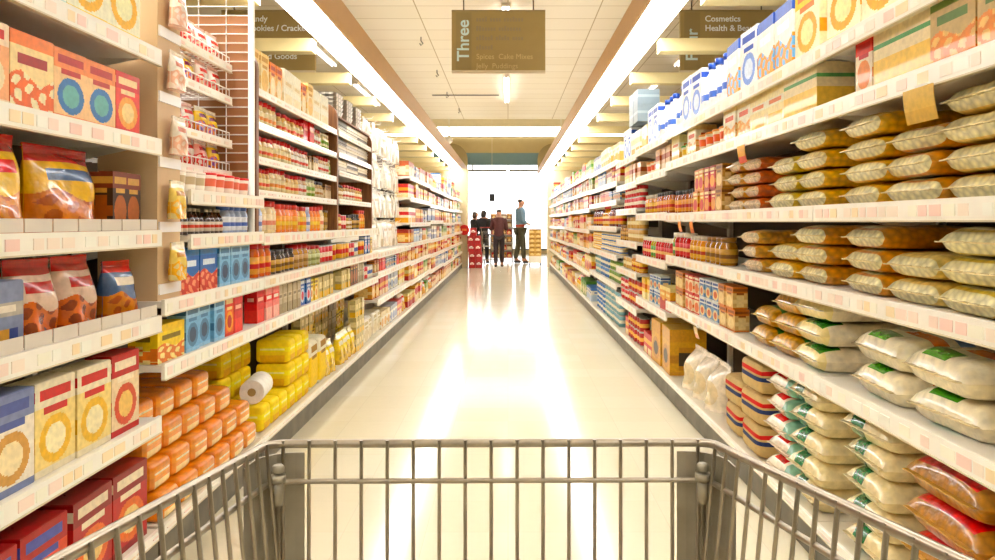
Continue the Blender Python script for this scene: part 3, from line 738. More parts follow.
aisle_sign(-3.02, SY, 'brown hanging sign with Candy and Cookies lines behind the spice-side canopy', 'Two',
           ['Candy', 'Cookies / Crackers', '', 'Canned Vegetables', 'Canned Goods', 'Gravy'], [MAT_TXTW]*6, .105)
aisle_sign(2.76, SY, 'brown hanging sign with Cosmetics line behind the pasta-side canopy', 'Four',
           ['Cosmetics', 'Health & Beauty', '', '', '', ''], [MAT_TXTW]*6, .105)

# ------------------------------------------------------------------ shelving
SD = .42            # shelf depth
def rail_mesh(L, seed=0, lip=.046):
    """price rail: white lip with paper tickets"""
    rnd = random.Random(seed); mb = MB()
    mb.box(-.002, .010, 0, L, -lip, .006, '#f6f2e8')
    y = .02
    while y < L-.06:
        w = rnd.uniform(.03, .06)
        c = rnd.choice(['#fbf6ec', '#f6e2d6', '#f3dad0', '#f9f3e4', '#f4e2c4', '#f6e9dc'])
        mb.box(.010, .0116, y, y+w, -lip+.010, -.008, c)
        y += w+rnd.choice([.008, .012, .05])
    mb.box(-.002, .013, 0, L, -lip-.004, -lip, '#d9cfb8')
    return mb
def bay(side, y0, y1, levels, label, height=1.95, setbacks=None, depth=SD, uprights=True, kick=True, fences=(), wire=(), back=None, shelfmat=None, starts=None):
    """one shelving bay; levels = z of shelf tops. Built in a frame where +x points to the aisle"""
    fx = XL if side == 'L' else XR; L = y1-y0
    r = empty('shelving_bay', (fx, y0 if side == 'L' else y1, 0), 0 if side == 'L' else PI)
    tag(r, label, 'shelving', 'shelving bays along the aisle')
    MB().box(-depth-.04, -depth-.005, .002, L-.002, .10, height).obj('back_panel', back or MAT_BACK, r)
    MB().box(-depth-.005, 0, .002, L-.002, .10, .139).obj('base_deck', MAT_DECK, r)
    if kick: MB().box(-.018, -.003, .002, L-.002, .0, .112).obj('kick_plate', MAT_KICK, r)
    m = rail_mesh(L-.004, int(y0*100)+3, .022); o = m.obj('price_rail', MAT_RAIL, r); o.location = (0, .002, .137)
    if uprights:
        for yy in (.002, L-.027): MB().box(-depth-.005, -depth+.02, yy, yy+.025, .10, height).obj('upright', MAT_SHELF, r)
    for i, z in enumerate(levels):
        sb = (setbacks or {}).get(i, 0)
        s0 = (starts or {}).get(i, 0)
        if i in wire:
            s = MB()
            for q in range(7):
                xx = -sb-(depth-sb-.02)*q/6
                s.tube([(xx, s0+.01, z-.004), (xx, L-.01, z-.004)], .003, n=6)
            nn = int((L-s0)/.04)
            for q in range(nn+1): s.tube([(-sb, s0+.01+(L-s0-.02)*q/nn, z-.010), (-depth, s0+.01+(L-s0-.02)*q/nn, z-.010)], .002, n=5)
            for zz in (z+.035,): s.tube([(-sb, s0+.01, zz), (-sb, L-.01, zz)], .003, n=6)
            for q in range(nn+1): s.tube([(-sb, s0+.01+(L-s0-.02)*q/nn, z-.004), (-sb, s0+.01+(L-s0-.02)*q/nn, z+.035)], .002, n=5)
            so = s.obj('shelf', MAT_WIREW, r)
            rm = rail_mesh(L-s0-.02, int(z*100), .03); o = rm.obj('price_rail', MAT_RAIL, so); o.location = (-sb+.004, s0+.01, z-.006)
            continue
        s = MB().box(-depth, -sb, s0+.003, L-.003, z-.022, z)
        so = s.obj('shelf', shelfmat or MAT_SHELF, r)
        o = rail_mesh(L-s0-.006, int(z*1000)+int(y0*10)).obj('price_rail', MAT_RAIL, so); o.location = (-sb, s0+.003, z)
        for yy in (s0+.004, L-.010):
            MB().quad([(-sb-.06, yy, z-.022), (-depth, yy, z-.022), (-depth, yy, z-.10)]).quad([(-sb-.06, yy+.005, z-.022), (-depth, yy+.005, z-.10), (-depth, yy+.005, z-.022)]).obj('bracket', MAT_SHELF, so)
        if i in fences:
            f = MB(); n = max(2, int(L/.11)); h = fences[i]
            for q in range(n): f.box(-sb-.004, -sb-.001, .01+(L-.02)*q/n+.003, .01+(L-.02)*(q+1)/n-.003, z+.007, z+h)
            f.obj('front_fence', MAT_FENCE, so)
    return r
MAT_FENCE = plain('frosted_fence', '#d8cfbf', .3, noise=.05)

# LEFT bays ---------------------------------------------------------
bay('L', .30, 2.44, [.507, .837, 1.118, 1.417, 1.71], 'cream shelving bay of cookies and crackers, first on the spice rack side', height=2.05, fences={1: .042, 2: .04})
bay('L', 2.455, 3.46, [.672, .885, 1.10, 1.262, 1.385, 1.53, 1.73, 1.88], 'shelving bay of baking mixes with white wire upper shelves', height=2.1,
    setbacks={4: .15, 5: .15, 6: .15, 7: .15}, wire=(4, 5, 6, 7), starts={q: .205 for q in range(2, 8)})
bay('L', 3.46, 5.19, [.672, .885, 1.09], 'shelving bay under the wooden spice rack', height=1.08)
bay('L', 5.19, 6.50, [.672, .885, 1.09], 'shelving bay under the rack of flat trays', height=1.08)
bay('L', 6.50, 8.70, [.46, .70, .875], 'shelving bay with hanging white packs above low shelves', height=2.15, back=plain('white_pegboard', '#efe9dc', .6))
bay('L', 8.70, 10.9, [.45, .68, .90, 1.14, 1.44, 1.69], 'cream shelving bay just past the hanging white packs', height=2.0)
bay('L', 10.9, 13.1, [.43, .66, .89, 1.17, 1.41, 1.67], 'shelving bay second past the hanging white packs', height=2.0)
bay('L', 13.1, 15.8, [.40, .66, .90, 1.13, 1.40, 1.66], 'shelving bay third past the hanging white packs', height=2.0)
bay('L', 15.8, 18.5, [.42, .66, .92, 1.15, 1.42, 1.68], 'shelving bay at the far end beside the red carton stack', height=2.0)
# RIGHT bays
bay('R', .30, 2.50, [.63, .93, 1.20, 1.53, 1.73], 'shelving bay of pasta and bean bags nearest the cart', height=2.05)
bay('R', 2.50, 4.84, [.63, .93, 1.20, 1.53, 1.73], 'shelving bay of pasta bags and sauce jars, second on the pasta side', height=2.05)
bay('R', 4.84, 5.97, [.55, .885, 1.21, 1.50, 1.72], 'shelving bay of jars just past the pasta bags', height=2.05)
bay('R', 5.97, 7.06, [.44, .73, .98, 1.26, 1.48, 1.70], 'narrow shelving bay of cans and sauces past the jars', height=2.05)
bay('R', 7.06, 9.39, [.55, .825, 1.10, 1.36, 1.54, 1.74], 'shelving bay of tuna and teal cans', height=2.05)
bay('R', 9.39, 12.4, [.50, .80, 1.05, 1.32, 1.55, 1.76], 'shelving bay just past the tuna cans', height=2.05)
bay('R', 12.4, 15.4, [.48, .79, 1.06, 1.31, 1.55, 1.76], 'shelving bay second past the tuna cans', height=2.05)
bay('R', 15.4, 18.5, [.50, .78, 1.05, 1.32, 1.54, 1.75], 'shelving bay at the far end beside the tan carton dolly', height=2.05)

# white column between first and second left bay, with clip strips
cpost = empty('shelf_column', (XL-.02, 2.555, .8855)); tag(cpost, 'cream upright column between the cookie bay and baking bay', 'column')
MB().box(-.20, .0, -.085, .085, 0, 1.26).obj('post', plain('peach_laminate', '#d6b68a', .5), cpost)
for zz in (.02, .23, .45, .67, .89): MB().box(.0, .006, -.08, .08, zz, zz+.035).obj('ticket', MAT_RAIL, cpost)
k_pouch('clipyel', 'hanging packet', 'yellow and cream', .10, .13, .04, D('#f0d890', '#f6efdc', '#e8b84c', '#e0d0a0', '#b88a3a', 'low'), '#f0e6d0', 25)
k_pouch('clipwht', 'hanging packet', 'cream and pink', .10, .13, .04, D('#f6ecdc', '#f4e8d8', '#eac0a8', '#f2dcc8', '#d08a78', 'low'), '#f4ece2', 26)
for zz, key in ((.95, 'clipyel'), (1.16, 'clipyel'), (1.38, 'clipwht'), (1.60, 'clipwht'), (1.82, 'clipwht')):
    put(key, 'L', 2.555+random.uniform(-.015, .015), zz, 'the cream column', setback=-.034)

# white mesh panel at the end of the spice rack
gp = empty('mesh_panel', (XL-.045, 3.475, 1.10)); tag(gp, 'white wire mesh panel with brown backing beside the spice rack', 'wire panel')
f = MB()
f.tube([(-.01, 0, 0), (-.01, 0, 1.08), (-.025, 0, 1.13), (-.06, 0, 1.16), (-.37, 0, 1.16)], .016, n=8)
f.obj('frame_tube', MAT_WIREW, gp)
wv = MB()
for q in range(26): wv.tube([(-.012, 0, .03+q*.043), (-.37, 0, .03+q*.043)], .003, n=5)
for q in range(3): wv.tube([(-.13-q*.13, .004, 0), (-.13-q*.13, .004, 1.15)], .003, n=5)
wv.obj('mesh', MAT_WIREW, gp)
MB().box(-.37, -.025, .012, .022, 0, 1.02).obj('backing', plain('brown_hardboard', '#a06a3c', .6), gp)

# wooden spice rack and tray rack standing on the 1.09 shelf
def wood_rack(y0, y1, levels, top, label, left_end=True):
    r = empty('wooden_rack', (XL-.04, y0, 1.0915)); tag(r, label, 'rack', 'wooden racks on the counter shelf')
    L = y1-y0; D_ = .30; ht = top-1.0915
    ends = ([0.0] if left_end else [])+[L-.035]
    for yy in ends:
        m = MB(); n = 6; R = .10
        prof = [(-D_, 0), (0, 0), (0, ht-R)]+[(-R+R*math.cos(a), ht-R+R*math.sin(a)) for a in [PI/2*i/n for i in range(1, n+1)]]+[(-D_, ht)]
        m.quad([(x, yy, z) for x, z in reversed(prof)]); m.quad([(x, yy+.035, z) for x, z in prof])
        for i in range(len(prof)):
            a, b = prof[i], prof[(i+1) % len(prof)]
            m.quad([(a[0], yy, a[1]), (b[0], yy, b[1]), (b[0], yy+.035, b[1]), (a[0], yy+.035, a[1])])
        m.obj('end_panel', MAT_WOOD, r)
    MB().box(-D_, -D_+.012, .0, L-.036, 0, ht-.06).obj('back_panel', MAT_WOOD, r)
    for z in levels:
        so = MB().box(-D_+.013, -.012, .036 if left_end else .0, L-.036, z-1.0915-.014, z-1.0915).obj('shelf', MAT_SHELF, r)
        o = rail_mesh(L-.075, int(z*999), .028).obj('price_rail', MAT_RAIL, so); o.location = (-.012, .037, z-1.0915)
    return r
wood_rack(3.50, 5.19, [1.30, 1.46, 1.625, 1.786], 1.98, 'brown wooden spice rack full of red-capped jars')
wood_rack(5.195, 6.49, [1.31, 1.51, 1.64, 1.79], 1.93, 'brown wooden rack holding flat trays beside the spice rack', left_end=False)

# ------------------------------------------------------------------ fill the left side
S1 = 'first cookie bay'
run('L', .95, 2.42, .14, [('redcase2', 1), ('redcase', 2), ('redcase2', 2), ('redcase', 3)], f'bottom deck, {S1}', setback=.02, gap=.012)
run('L', .95, 2.42, .508, [('yellowmix', 2), ('whitemix', 3), ('yellowmix', 2), ('redmix', 2)], f'second shelf, {S1}', setback=.012, gap=.006, yaw=.02)
run('L', 1.1, 2.40, .838, [('bluecookie', 4), ('redcookie', 2), .05, ('bluebag', 1)], f'third shelf, {S1}', setback=.02, gap=.006, rows=1)
run('L', .95, 2.42, 1.119, [('goldbag', 1), ('goldbag2', 1), ('goldbag', 1), .03, ('goldbag2', 1), ('darkbox', 2)], f'fourth shelf, {S1}', setback=.02, gap=.012, yaw=.03)
run('L', .95, 2.42, 1.418, [('salmon', 2), ('cream', 1), ('salmon', 2), ('cream', 1), ('bluepic', 2), ('redorange', 1)], f'fifth shelf, {S1}', setback=.015, gap=.004, yaw=.015)
run('L', 1.2, 2.42, 1.711, [('pasteltop', 2), ('tealtop', 2), ('pasteltop', 3)], f'top shelf, {S1}', setback=.015, gap=.004)
S2 = 'baking bay'
# sugar on the deck
for L_ in range(4):
    y = 2.60 if L_ > 1 else 2.46+.14
    y = 2.67
    n = (6, 6, 5, 4)[L_]
    for j in range(n):
        put('brownsugar', 'L', 2.545+j*.159+random.uniform(-.003, .003), .1395+L_*.0995, f'bottom deck, {S2}', setback=.005+L_*.03, layer=L_, yaw=random.uniform(-.015, .015), nlayers=4)
for j in range(3):
    for L_ in range(2-(j == 2)):
        pass
# yellow sugar
def block(key, side, ys, z, layers, setback, shelf, yaw=.03, rows=1, dz=.001):
    k = K[key]
    for j, yc in enumerate(ys):
        for r in range(rows):
            for L_ in range(layers if isinstance(layers, int) else layers[j]):
                put(key, side, yc+random.uniform(-.003, .003), z+L_*(k['h']+dz), shelf, setback=setback+r*(k['d']+.01), row=r, layer=L_, yaw=random.uniform(-yaw, yaw), nlayers=layers if isinstance(layers, int) else layers[j])
S3 = 'shelving under spice rack'
block('yelsugar', 'L', [3.60+.14*i for i in range(6)], .1395, [1, 1, 1, 3, 3, 3], .02, f'bottom deck, {S3}')
for j in range(3):
    pass
block('yelsugar', 'L', [3.60+.14*i for i in range(3)], .1395, 3, .215, f'bottom deck, {S3}', yaw=.02)
RECS_back = None
block('yelsack', 'L', [4.47, 4.69], .1395, 1, .02, f'bottom deck, {S3}', yaw=.05)
run('L', 4.82, 5.18, .1395, [('yelcorn', 3)], f'bottom deck, {S3}', setback=.02, gap=.008)
run('L', 4.82, 5.18, .1395, [('clearpk', 3, 3)], f'bottom deck, {S3}', setback=.20, gap=.012)
# white roll lying on the front sugar
rl = empty('paper_towel_roll', (XL-.10, 3.68, .1395+.126+.062)); rl.rotation_euler = (0, 0, 0)
MB().lathe([(.058, -.11, '#f4f0e8'), (.06, -.10, '#f7f4ee'), (.06, .10, '#f7f4ee'), (.058, .11, '#f4f0e8')], n=20).obj('roll', PAPER, rl)
MB().lathe([(.02, -.112, '#b8a078'), (.02, .112, '#b8a078')], n=12).obj('core', PAPER, rl)
rl.rotation_euler = (PI/2, 0, .12); tag(rl, 'white paper roll lying on the yellow sugar packets', 'paper roll')
S4 = 'shelving under tray rack'
run('L', 5.23, 6.44, .1395, [('yelpk', 2, 3), ('clearpk', 4, 3), ('greypack', 3, 3), ('yelpk', 3, 3)], f'bottom deck, {S4}', setback=.26, gap=.014)
run('L', 5.22, 6.45, .1395, [('yelcorn', 4), ('clearpk', 3, 3), ('whiteflour', 2)], f'bottom deck, {S4}', setback=.02, gap=.012)
# .672 shelf
run('L', 2.47, 3.45, .673, [('yelbox', 1), ('skymix', 3), ('orangemix', 1), ('redmixbox', 1)], f'second shelf, {S2}', setback=.015, gap=.012)
run('L', 3.47, 5.18, .673, [('redmixbox', 1), ('pinkmix', 2), ('greypack', 5), ('bluepk', 2), ('yelpk', 2), ('clearpk', 4)], f'second shelf, {S3}', setback=.02, gap=.008)
run('L', 5.2, 6.49, .673, [('clearpk', 3), ('darkbox', 3), ('greypack', 3), ('redcan', 2), ('whtcan', 4)], f'second shelf, {S4}', setback=.02, gap=.012)
# .885 shelf
run('L', 2.47, 3.45, .886, [(.17, 1), ('bluemix', 2), ('skymix', 3)], f'third shelf, {S2}', setback=.012, gap=.005, yaw=.02)
run('L', 3.47, 5.18, .886, [('orangejar', 3), ('brownjar', 5), ('tanjar', 3), ('greenjar', 3), ('redcan', 4), ('yelcan', 1)], f'third shelf, {S3}', setback=.02, gap=.008)
run('L', 5.2, 6.49, .886, [('yelcan', 3), ('redcan', 2), ('whtcan', 2), ('yelcan', 2), ('bluepk', 2), ('yelpk', 2)], f'third shelf, {S4}', setback=.02, gap=.015)
# second bay upper shelves
run('L', 2.67, 3.45, 1.101, [('vanilla', 9), ('bluejar', 5)], f'fourth shelf, {S2}', setback=.03, gap=.008)
run('L', 2.67, 3.45, 1.263, [('tubwht', 3), ('tubred', 5)], f'fifth shelf, {S2}', setback=.03, gap=.01)
run('L', 2.67, 3.45, 1.386, [('snackblue', 2), ('snackwht', 2), ('snackpink', 1), ('snackyel', 1)], f'lowest wire shelf, {S2}', setback=.17, gap=.008)
run('L', 2.67, 3.45, 1.531, [('snackwht', 2), ('snackpink', 1), ('snackwht', 1), ('snackyel', 2)], f'second wire shelf, {S2}', setback=.17, gap=.008)
run('L', 2.67, 3.45, 1.731, [('snackpink', 3), ('snackyel', 1), ('snackwht', 2)], f'third wire shelf, {S2}', setback=.17, gap=.008)
run('L', 2.67, 3.45, 1.881, [('snackwht', 3), ('snackpink', 1), ('snackwht', 2)], f'top wire shelf, {S2}', setback=.17, gap=.008)
# spice rows
SR = 'wooden spice rack'
run('L', 3.55, 5.14, 1.092, [('sp_blue', 2), ('sp_cream', 3), ('sp_orange', 5), ('sp_yellow', 3), ('sp_blue', 1), ('sp_orange', 3), ('sp_cream', 1), ('sp_tall', 3), ('sp_dark', 2)], f'lowest row, {SR}', setback=.07, gap=.006)
run('L', 3.55, 5.14, 1.3005, [('sp_red', 5), ('sp_red2', 4), ('sp_red', 4), ('sp_wht', 3), ('sp_green', 3), ('sp_dark', 4), ('sp_pk', 4)], f'second row, {SR}', setback=.07, gap=.007)
run('L', 3.55, 5.14, 1.4605, [('sp_red', 6), ('sp_red2', 5), ('sp_wht', 6), ('sp_pk', 3), ('sp_wht', 5), ('sp_green', 3)], f'third row, {SR}', setback=.07, gap=.006)
run('L', 3.55, 5.14, 1.6255, [('sp_red2', 6), None, ('sp_red', 8), ('sp_redpk', 2), ('sp_wht', 3), ('sp_green', 4)], f'fourth row, {SR}', setback=.07, gap=.006)
run('L', 3.55, 5.14, 1.7865, [('topcream', 2), ('toporange', 2), ('topwhite', 2), ('toporange', 1), ('topcream', 1), ('topwhite', 2)], f'top row, {SR}', setback=.07, gap=.012)
# trays
TR = empty('tray', (0, 0, 0)); bpy.data.objects.remove(TR)
def tray_mesh(col):
    mb = MB()
    w, d, h = .40, .24, .022
    mb.box(-w/2, w/2, -d/2, d/2, 0, .004, col)
    for a in ((-w/2, w/2, -d/2, -d/2+.006), (-w/2, w/2, d/2-.006, d/2), (-w/2, -w/2+.006, -d/2+.006, d/2-.006), (w/2-.006, w/2, -d/2+.006, d/2-.006)):
        mb.box(a[0], a[1], a[2], a[3], .004, h, col)
    mb.box(-w/2-.006, w/2+.006, -d/2-.006, -d/2, h-.004, h, col)
    return mb
for key, lk, col in (('traysilver', 'silver', '#d6d0c4'), ('traycream', 'cream', '#f0e8d4'), ('traygrey', 'dark grey', '#6d675c')):
    kind(key, 'baking tray', lk, 'tray', tray_mesh(col).mesh('baking_tray', ENAMEL), [], .41, .25, .0225)
for li, (z, n) in enumerate(((1.5105, 4), (1.6405, 5), (1.7905, 4))):
    for j, yc in enumerate((5.41, 5.823, 6.236)):
        zz = z
        for q in range(n):
            put(random.choice(['traysilver', 'traycream', 'traycream', 'traygrey']), 'L', yc, zz, ('third row', 'fourth row', 'top row')[li]+', wooden tray rack', setback=.07, layer=q, yaw=random.uniform(-.01, .01), nlayers=n)
            zz += .0232
run('L', 5.22, 6.44, 1.3105, [('sp_dark', 5), ('sp_wht', 5), ('sp_red', 5)], 'second row, wooden tray rack', setback=.07, gap=.018)
run('L', 5.22, 6.44, 1.092, [('sp_red', 4), ('redcan', 2), ('sp_dark', 3), ('brownjar', 3), ('sp_orange', 4), ('sp_tall', 1)], 'lowest row, wooden tray rack', setback=.07, gap=.014)
# foil pans on the tray rack
def pan(key, look):
    mb = MB(); w, d, h = .30, .20, .05
    n = 26
    ring0 = []; ring1 = []
    per = []
    for i in range(n):
        t = i/n; 
        a = 2*PI*t; cx, sx = math.cos(a), math.sin(a)
        m = (abs(cx)**6+abs(sx)**6)**(1/6)
        per.append((cx/m, sx/m))
    P = [[(w/2*s*(.86+.02*(i % 2))*x if q == 0 else w/2*s*x, d/2*s*y, z) for i, (x, y) in enumerate(per+[per[0]])] for q, (s, z) in enumerate(((.86, 0), (1.0, h), (1.05, h)))]
    mb.grid(P, lambda i, j: '#d8d4cc' if j % 2 else '#b8b4ac', False)
    mb.quad([(w/2*.86*x, d/2*.86*y, 0.0) for x, y in per], '#c8c4bc')
    kind(key, 'foil pan', look, 'pan', mb.mesh('foil_pan', TIN), [], .315, .21, .05)
pan('foilpan', 'silver')
for j in range(3):
    for q in range(5):
        put('foilpan', 'L', 5.40+j*.34, 1.905+q*.03, 'top of wooden tray rack', setback=.07, layer=q, nlayers=5)
MB_ = MB()
# flat lid on the tray rack so the pans have something to stand on
bpy.data.objects
tl = MB().box(-.30, -.012, 0, 1.25, -.006, .006).obj('rack_top_board', MAT_WOOD)
tl.location = (XL-.04, 5.20, 1.8975)
for o in list(bpy.data.objects):
    if o.name.startswith('wooden_rack') and 'trays' in o.get('label', ''):
        tl.parent = o; tl.location = (0, .005, 1.8975-1.0915)
        tl.name = 'top_board'

# hanging packs bay
S5 = 'hanging pack bay'
hook_rows = [(1.83, 'top'), (1.50, 'second'), (1.20, 'third'), (.90, 'lowest')]
hookm = MB().tube([(0, .20, 0), (0, -.06, 0), (0, -.075, .02)], .003, n=6).mesh('hook', MAT_WIREW)
for z, w in hook_rows:
    for j in range(8):
        key = 'hangwhite' if (j+int(z*10)) % 3 else 'hanggrey'
        dz = random.uniform(-.02, 0)
        o = put(key, 'L', 6.66+j*.265, z+dz-.0, f'{w} hook row, {S5}', setback=.10+random.uniform(0, .03), yaw=random.uniform(-.08, .08))
        h = bpy.data.objects.new('hook', hookm); C.objects.link(h); h.parent = o; h.location = (0, 0, K[key]['h']*.955)
run('L', 6.6, 8.6, 2.151, ['hangwhite']*0, 'x')
run('L', 6.52, 8.68, .876-.001, ['far31'], 'x', parts=False) if False else None
run('L', 6.52, 8.68, .701, [('r_tanpk', 2), ('sp_redpk', 3), ('r_bluepk', 5), ('sp_redpk', 2), ('r_snackyel', 6)], f'third shelf, {S5}', setback=.02, gap=.02)
run('L', 6.52, 8.68, .461, [('far21', 2), ('far41', 3), ('far81', 4), ('far11', 3)], f'second shelf, {S5}', setback=.04, gap=.02)
run('L', 6.52, 8.68, .1395, [('whiteflour', 2), ('far51', 3), ('far81', 3), ('far41', 2), ('fwhite', 3)], f'bottom deck, {S5}', setback=.03, gap=.015)

# far left bays
FN = {8.70: 'bay after hanging packs', 10.9: 'spice-side fifth bay', 13.1: 'spice-side sixth bay', 15.8: 'spice-side last bay'}
LV = ['bottom deck', 'second shelf', 'third shelf', 'fourth shelf', 'fifth shelf', 'sixth shelf', 'top shelf']
def far_bay(side, y0, y1, levels, nm, topcap, seed, pool):
    rnd = random.Random(seed)
    lv = [.1395]+[l+.001 for l in levels]
    for i, z in enumerate(lv):
        room = (lv[i+1]-.03 if i+1 < len(lv) else topcap)-z
        fits = [k for k in pool if K[k]['h'] < room-.012]
        seq = []
        while len(seq) < 40:
            k = rnd.choice(fits); n = rnd.choice([2, 3, 3, 4])
            nl = max(1, min(3, int((room-.02)/(K[k]['h']+.0015)))) if (rnd.random() < .7 and 'bag' not in K[k]['noun']) else 1
            if K[k]['noun'] in ('oil bottle', 'sauce bottle', 'pickle jar', 'sauce jar'): nl = 1
            seq.append((k, n, nl))
        run(side, y0+.02, y1-.02, z, seq, f'{LV[i] if i < len(lv)-1 else "top shelf"}, {nm}', setback=.015, gap=.012, parts=False, jit=.02, yaw=.02)
poolL = FARK+['fwhite', 'fyel', 'fwhite', 'fred']
far_bay('L', 8.70, 10.9, [.45, .68, .90, 1.14, 1.44, 1.69], FN[8.70], 2.05, 11, poolL)
far_bay('L', 10.9, 13.1, [.43, .66, .89, 1.17, 1.41, 1.67], FN[10.9], 2.05, 12, poolL)
far_bay('L', 13.1, 15.8, [.40, .66, .90, 1.13, 1.40, 1.66], FN[13.1], 2.05, 13, poolL)
far_bay('L', 15.8, 18.5, [.42, .66, .92, 1.15, 1.42, 1.68], FN[15.8], 2.05, 14, poolL)

# ------------------------------------------------------------------ fill the right side
P1, P2 = 'pasta bay nearest cart', 'second pasta bay'
def piles(side, y0, y1, z, keys, layers, shelf, setback=.01, gap=.008, step=0):
    """stacks of lying bags"""
    y = y0; i = 0
    while True:
        key = keys[i % len(keys)]; k = K[key]
        if y+k['w'] > y1: break
        n = layers[i % len(layers)]; zz = z
        for L_ in range(n):
            put(key, side, y+k['w']/2+random.uniform(-.006, .006), zz, shelf, setback=setback+step*L_+random.uniform(0, .02), layer=L_, yaw=random.uniform(-.07, .07), nlayers=n)
            zz += k['h']
        y += k['w']+gap+.012; i += 1
for (a, b, nm) in ((1.05, 2.485, P1), (2.525, 3.2, P2)):
    piles('R', a, b, 1.201, ['noodle0', 'noodle3', 'noodle2', 'noodle1'], [4, 3, 4, 3], f'fourth shelf, {nm}')
    piles('R', a, min(b, 3.2), .931, ['noodle1', 'noodle0', 'noodle3', 'noodle2'], [3, 2, 3, 2], f'third shelf, {nm}')
piles('R', 3.2, 3.66, 1.201, ['pinknoodle', 'peachnoodle'], [4, 4], f'fourth shelf, {P2}')
piles('R', 3.2, 3.52, .931, ['peachnoodle'], [3], f'third shelf, {P2}')
run('R', 3.68, 4.83, 1.201, [('r_snacktan', 1, 2), ('r_snackred', 2, 2), ('r_snackyel', 2, 2), ('r_dark', 8)], f'fourth shelf, {P2}', setback=.02, gap=.012)
run('R', 3.66, 4.83, .931, [('r_tan', 4), ('r_gold', 4), ('r_red2', 4), ('r_grn', 2)], f'third shelf, {P2}', setback=.02, gap=.010)
# .63 shelf
put('bigtan', 'R', 1.50, .631, f'second shelf, {P1}', setback=.02)
piles('R', 1.70, 2.49, .631, ['creamgreen', 'creamgreen', 'whitegreen'], [2, 2, 3], f'second shelf, {P1}')
piles('R', 2.51, 3.40, .631, ['whitegreen', 'goldgreen', 'goldgreen', 'whitegold'], [3, 3, 2, 2], f'second shelf, {P2}')
run('R', 3.48, 4.83, .631, [('r_tanpk', 2, 2), ('r_bluepk', 3, 2), ('r_redpk', 3, 2), ('r_tanpk', 2, 2)], f'second shelf, {P2}', setback=.015, gap=.016)
# bottom deck
piles('R', 1.02, 2.10, .1395, ['tanbag', 'redorangebag', 'redorangebag'], [4, 3, 4], f'bottom deck, {P1}', setback=.0)
piles('R', 2.08, 2.49, .1395, ['creamgreenstripe'], [5], f'bottom deck, {P1}', setback=.0)
piles('R', 2.525, 2.82, .1395, ['creamgreenstripe'], [5], f'bottom deck, {P2}', setback=.0)
piles('R', 2.82, 3.10, .1395, ['redwhite'], [5], f'bottom deck, {P2}', setback=.0)
block('tanblock', 'R', [3.26], .1395, 3, .02, f'bottom deck, {P2}', yaw=.06)
block('tanblock', 'R', [3.55], .1395, 2, .03, f'bottom deck, {P2}', yaw=.06)
block('brownred', 'R', [3.79], .1395, 1, .10, f'bottom deck, {P2}', yaw=.06)
run('R', 3.88, 4.82, .1395, [('whitesack', 3)], f'bottom deck, {P2}', setback=.02, gap=.02)
# 1.53 and 1.73 shelves
run('R', 1.3, 2.49, 1.5305, [('r_greentan', 3), ('r_yelbox', 1), ('r_red', 1)], f'fifth shelf, {P1}', setback=.015, gap=.006, yaw=.015)
run('R', 2.53, 4.82, 1.5305, [('r_yelbox', 1), ('r_cream', 2), ('r_orange', 2), ('r_tub', 4), ('r_orange', 1), ('r_tubg', 2), ('r_cream', 1)], f'fifth shelf, {P2}', setback=.015, gap=.008, yaw=.015)
run('R', 1.5, 2.49, 1.7305, [('t_pale', 2), ('t_yellow', 2)], f'top shelf, {P1}', setback=.015, gap=.006)
run('R', 2.53, 4.82, 1.7305, [('t_yellow', 1), ('t_blue', 2), ('t_white', 1), ('t_blue', 1), ('t_jug', 4), ('t_white', 2), ('t_jug', 3)], f'top shelf, {P2}', setback=.015, gap=.008)
# R2 jar bay
J = 'jar bay'
run('R', 4.86, 5.95, .1395, [('yelcase', 2), ('far41', 2)], f'bottom deck, {J}', setback=.02, gap=.015)
run('R', 4.86, 5.95, .551, [('far91', 2), ('r_bluepk', 3, 2), ('far11', 2)], f'second shelf, {J}', setback=.02, gap=.014)
run('R', 4.86, 5.95, .886, [('r_red2', 6), ('r_grn', 2), ('r_red2', 4)], f'third shelf, {J}', setback=.02, gap=.010)
run('R', 4.86, 5.95, 1.211, [('r_dark', 6), ('r_gold', 5)], f'fourth shelf, {J}', setback=.02, gap=.012)
run('R', 4.86, 5.95, 1.501, [('far71', 3), ('r_tub', 3)], f'fifth shelf, {J}', setback=.02, gap=.012)
run('R', 4.86, 5.95, 1.721, [('t_jug', 3), ('t_white', 2), ('far52', 1)], f'top shelf, {J}', setback=.02, gap=.012)
N = 'narrow can bay'
run('R', 5.99, 7.04, .1395, [('c_red', 6, 2), ('far41', 1)], f'bottom deck, {N}', setback=.02, gap=.012)
run('R', 5.99, 7.04, .441, [('c_red', 6, 2), ('c_soup', 6, 2)], f'second shelf, {N}', setback=.02, gap=.012)
run('R', 5.99, 7.04, .731, [('r_gold', 5), ('c_tan', 5)], f'third shelf, {N}', setback=.02, gap=.012)
run('R', 5.99, 7.04, .981, [('c_tan', 7, 2), ('r_tan', 4)], f'fourth shelf, {N}', setback=.02, gap=.012)
run('R', 5.99, 7.04, 1.261, [('c_soup', 9, 2)], f'fifth shelf, {N}', setback=.02, gap=.012)
run('R', 5.99, 7.04, 1.481, [('far71', 3), ('far11', 2)], f'sixth shelf, {N}', setback=.02, gap=.012)
run('R', 5.99, 7.04, 1.701, [('far50', 2), ('t_white', 2)], f'top shelf, {N}', setback=.02, gap=.012)
T = 'tuna can bay'
run('R', 7.08, 9.37, .1395, [('c_tea', 12, 3), ('c_blue', 8, 3)], f'bottom deck, {T}', setback=.02, gap=.012)
run('R', 7.08, 9.37, .551, [('c_green', 8, 2), ('c_blue', 8, 2), ('c_tea', 6, 2)], f'second shelf, {T}', setback=.02, gap=.012)
run('R', 7.08, 9.37, .826, [('c_tuna', 14, 4), ('c_tuna2', 8, 4)], f'third shelf, {T}', setback=.02, gap=.012)
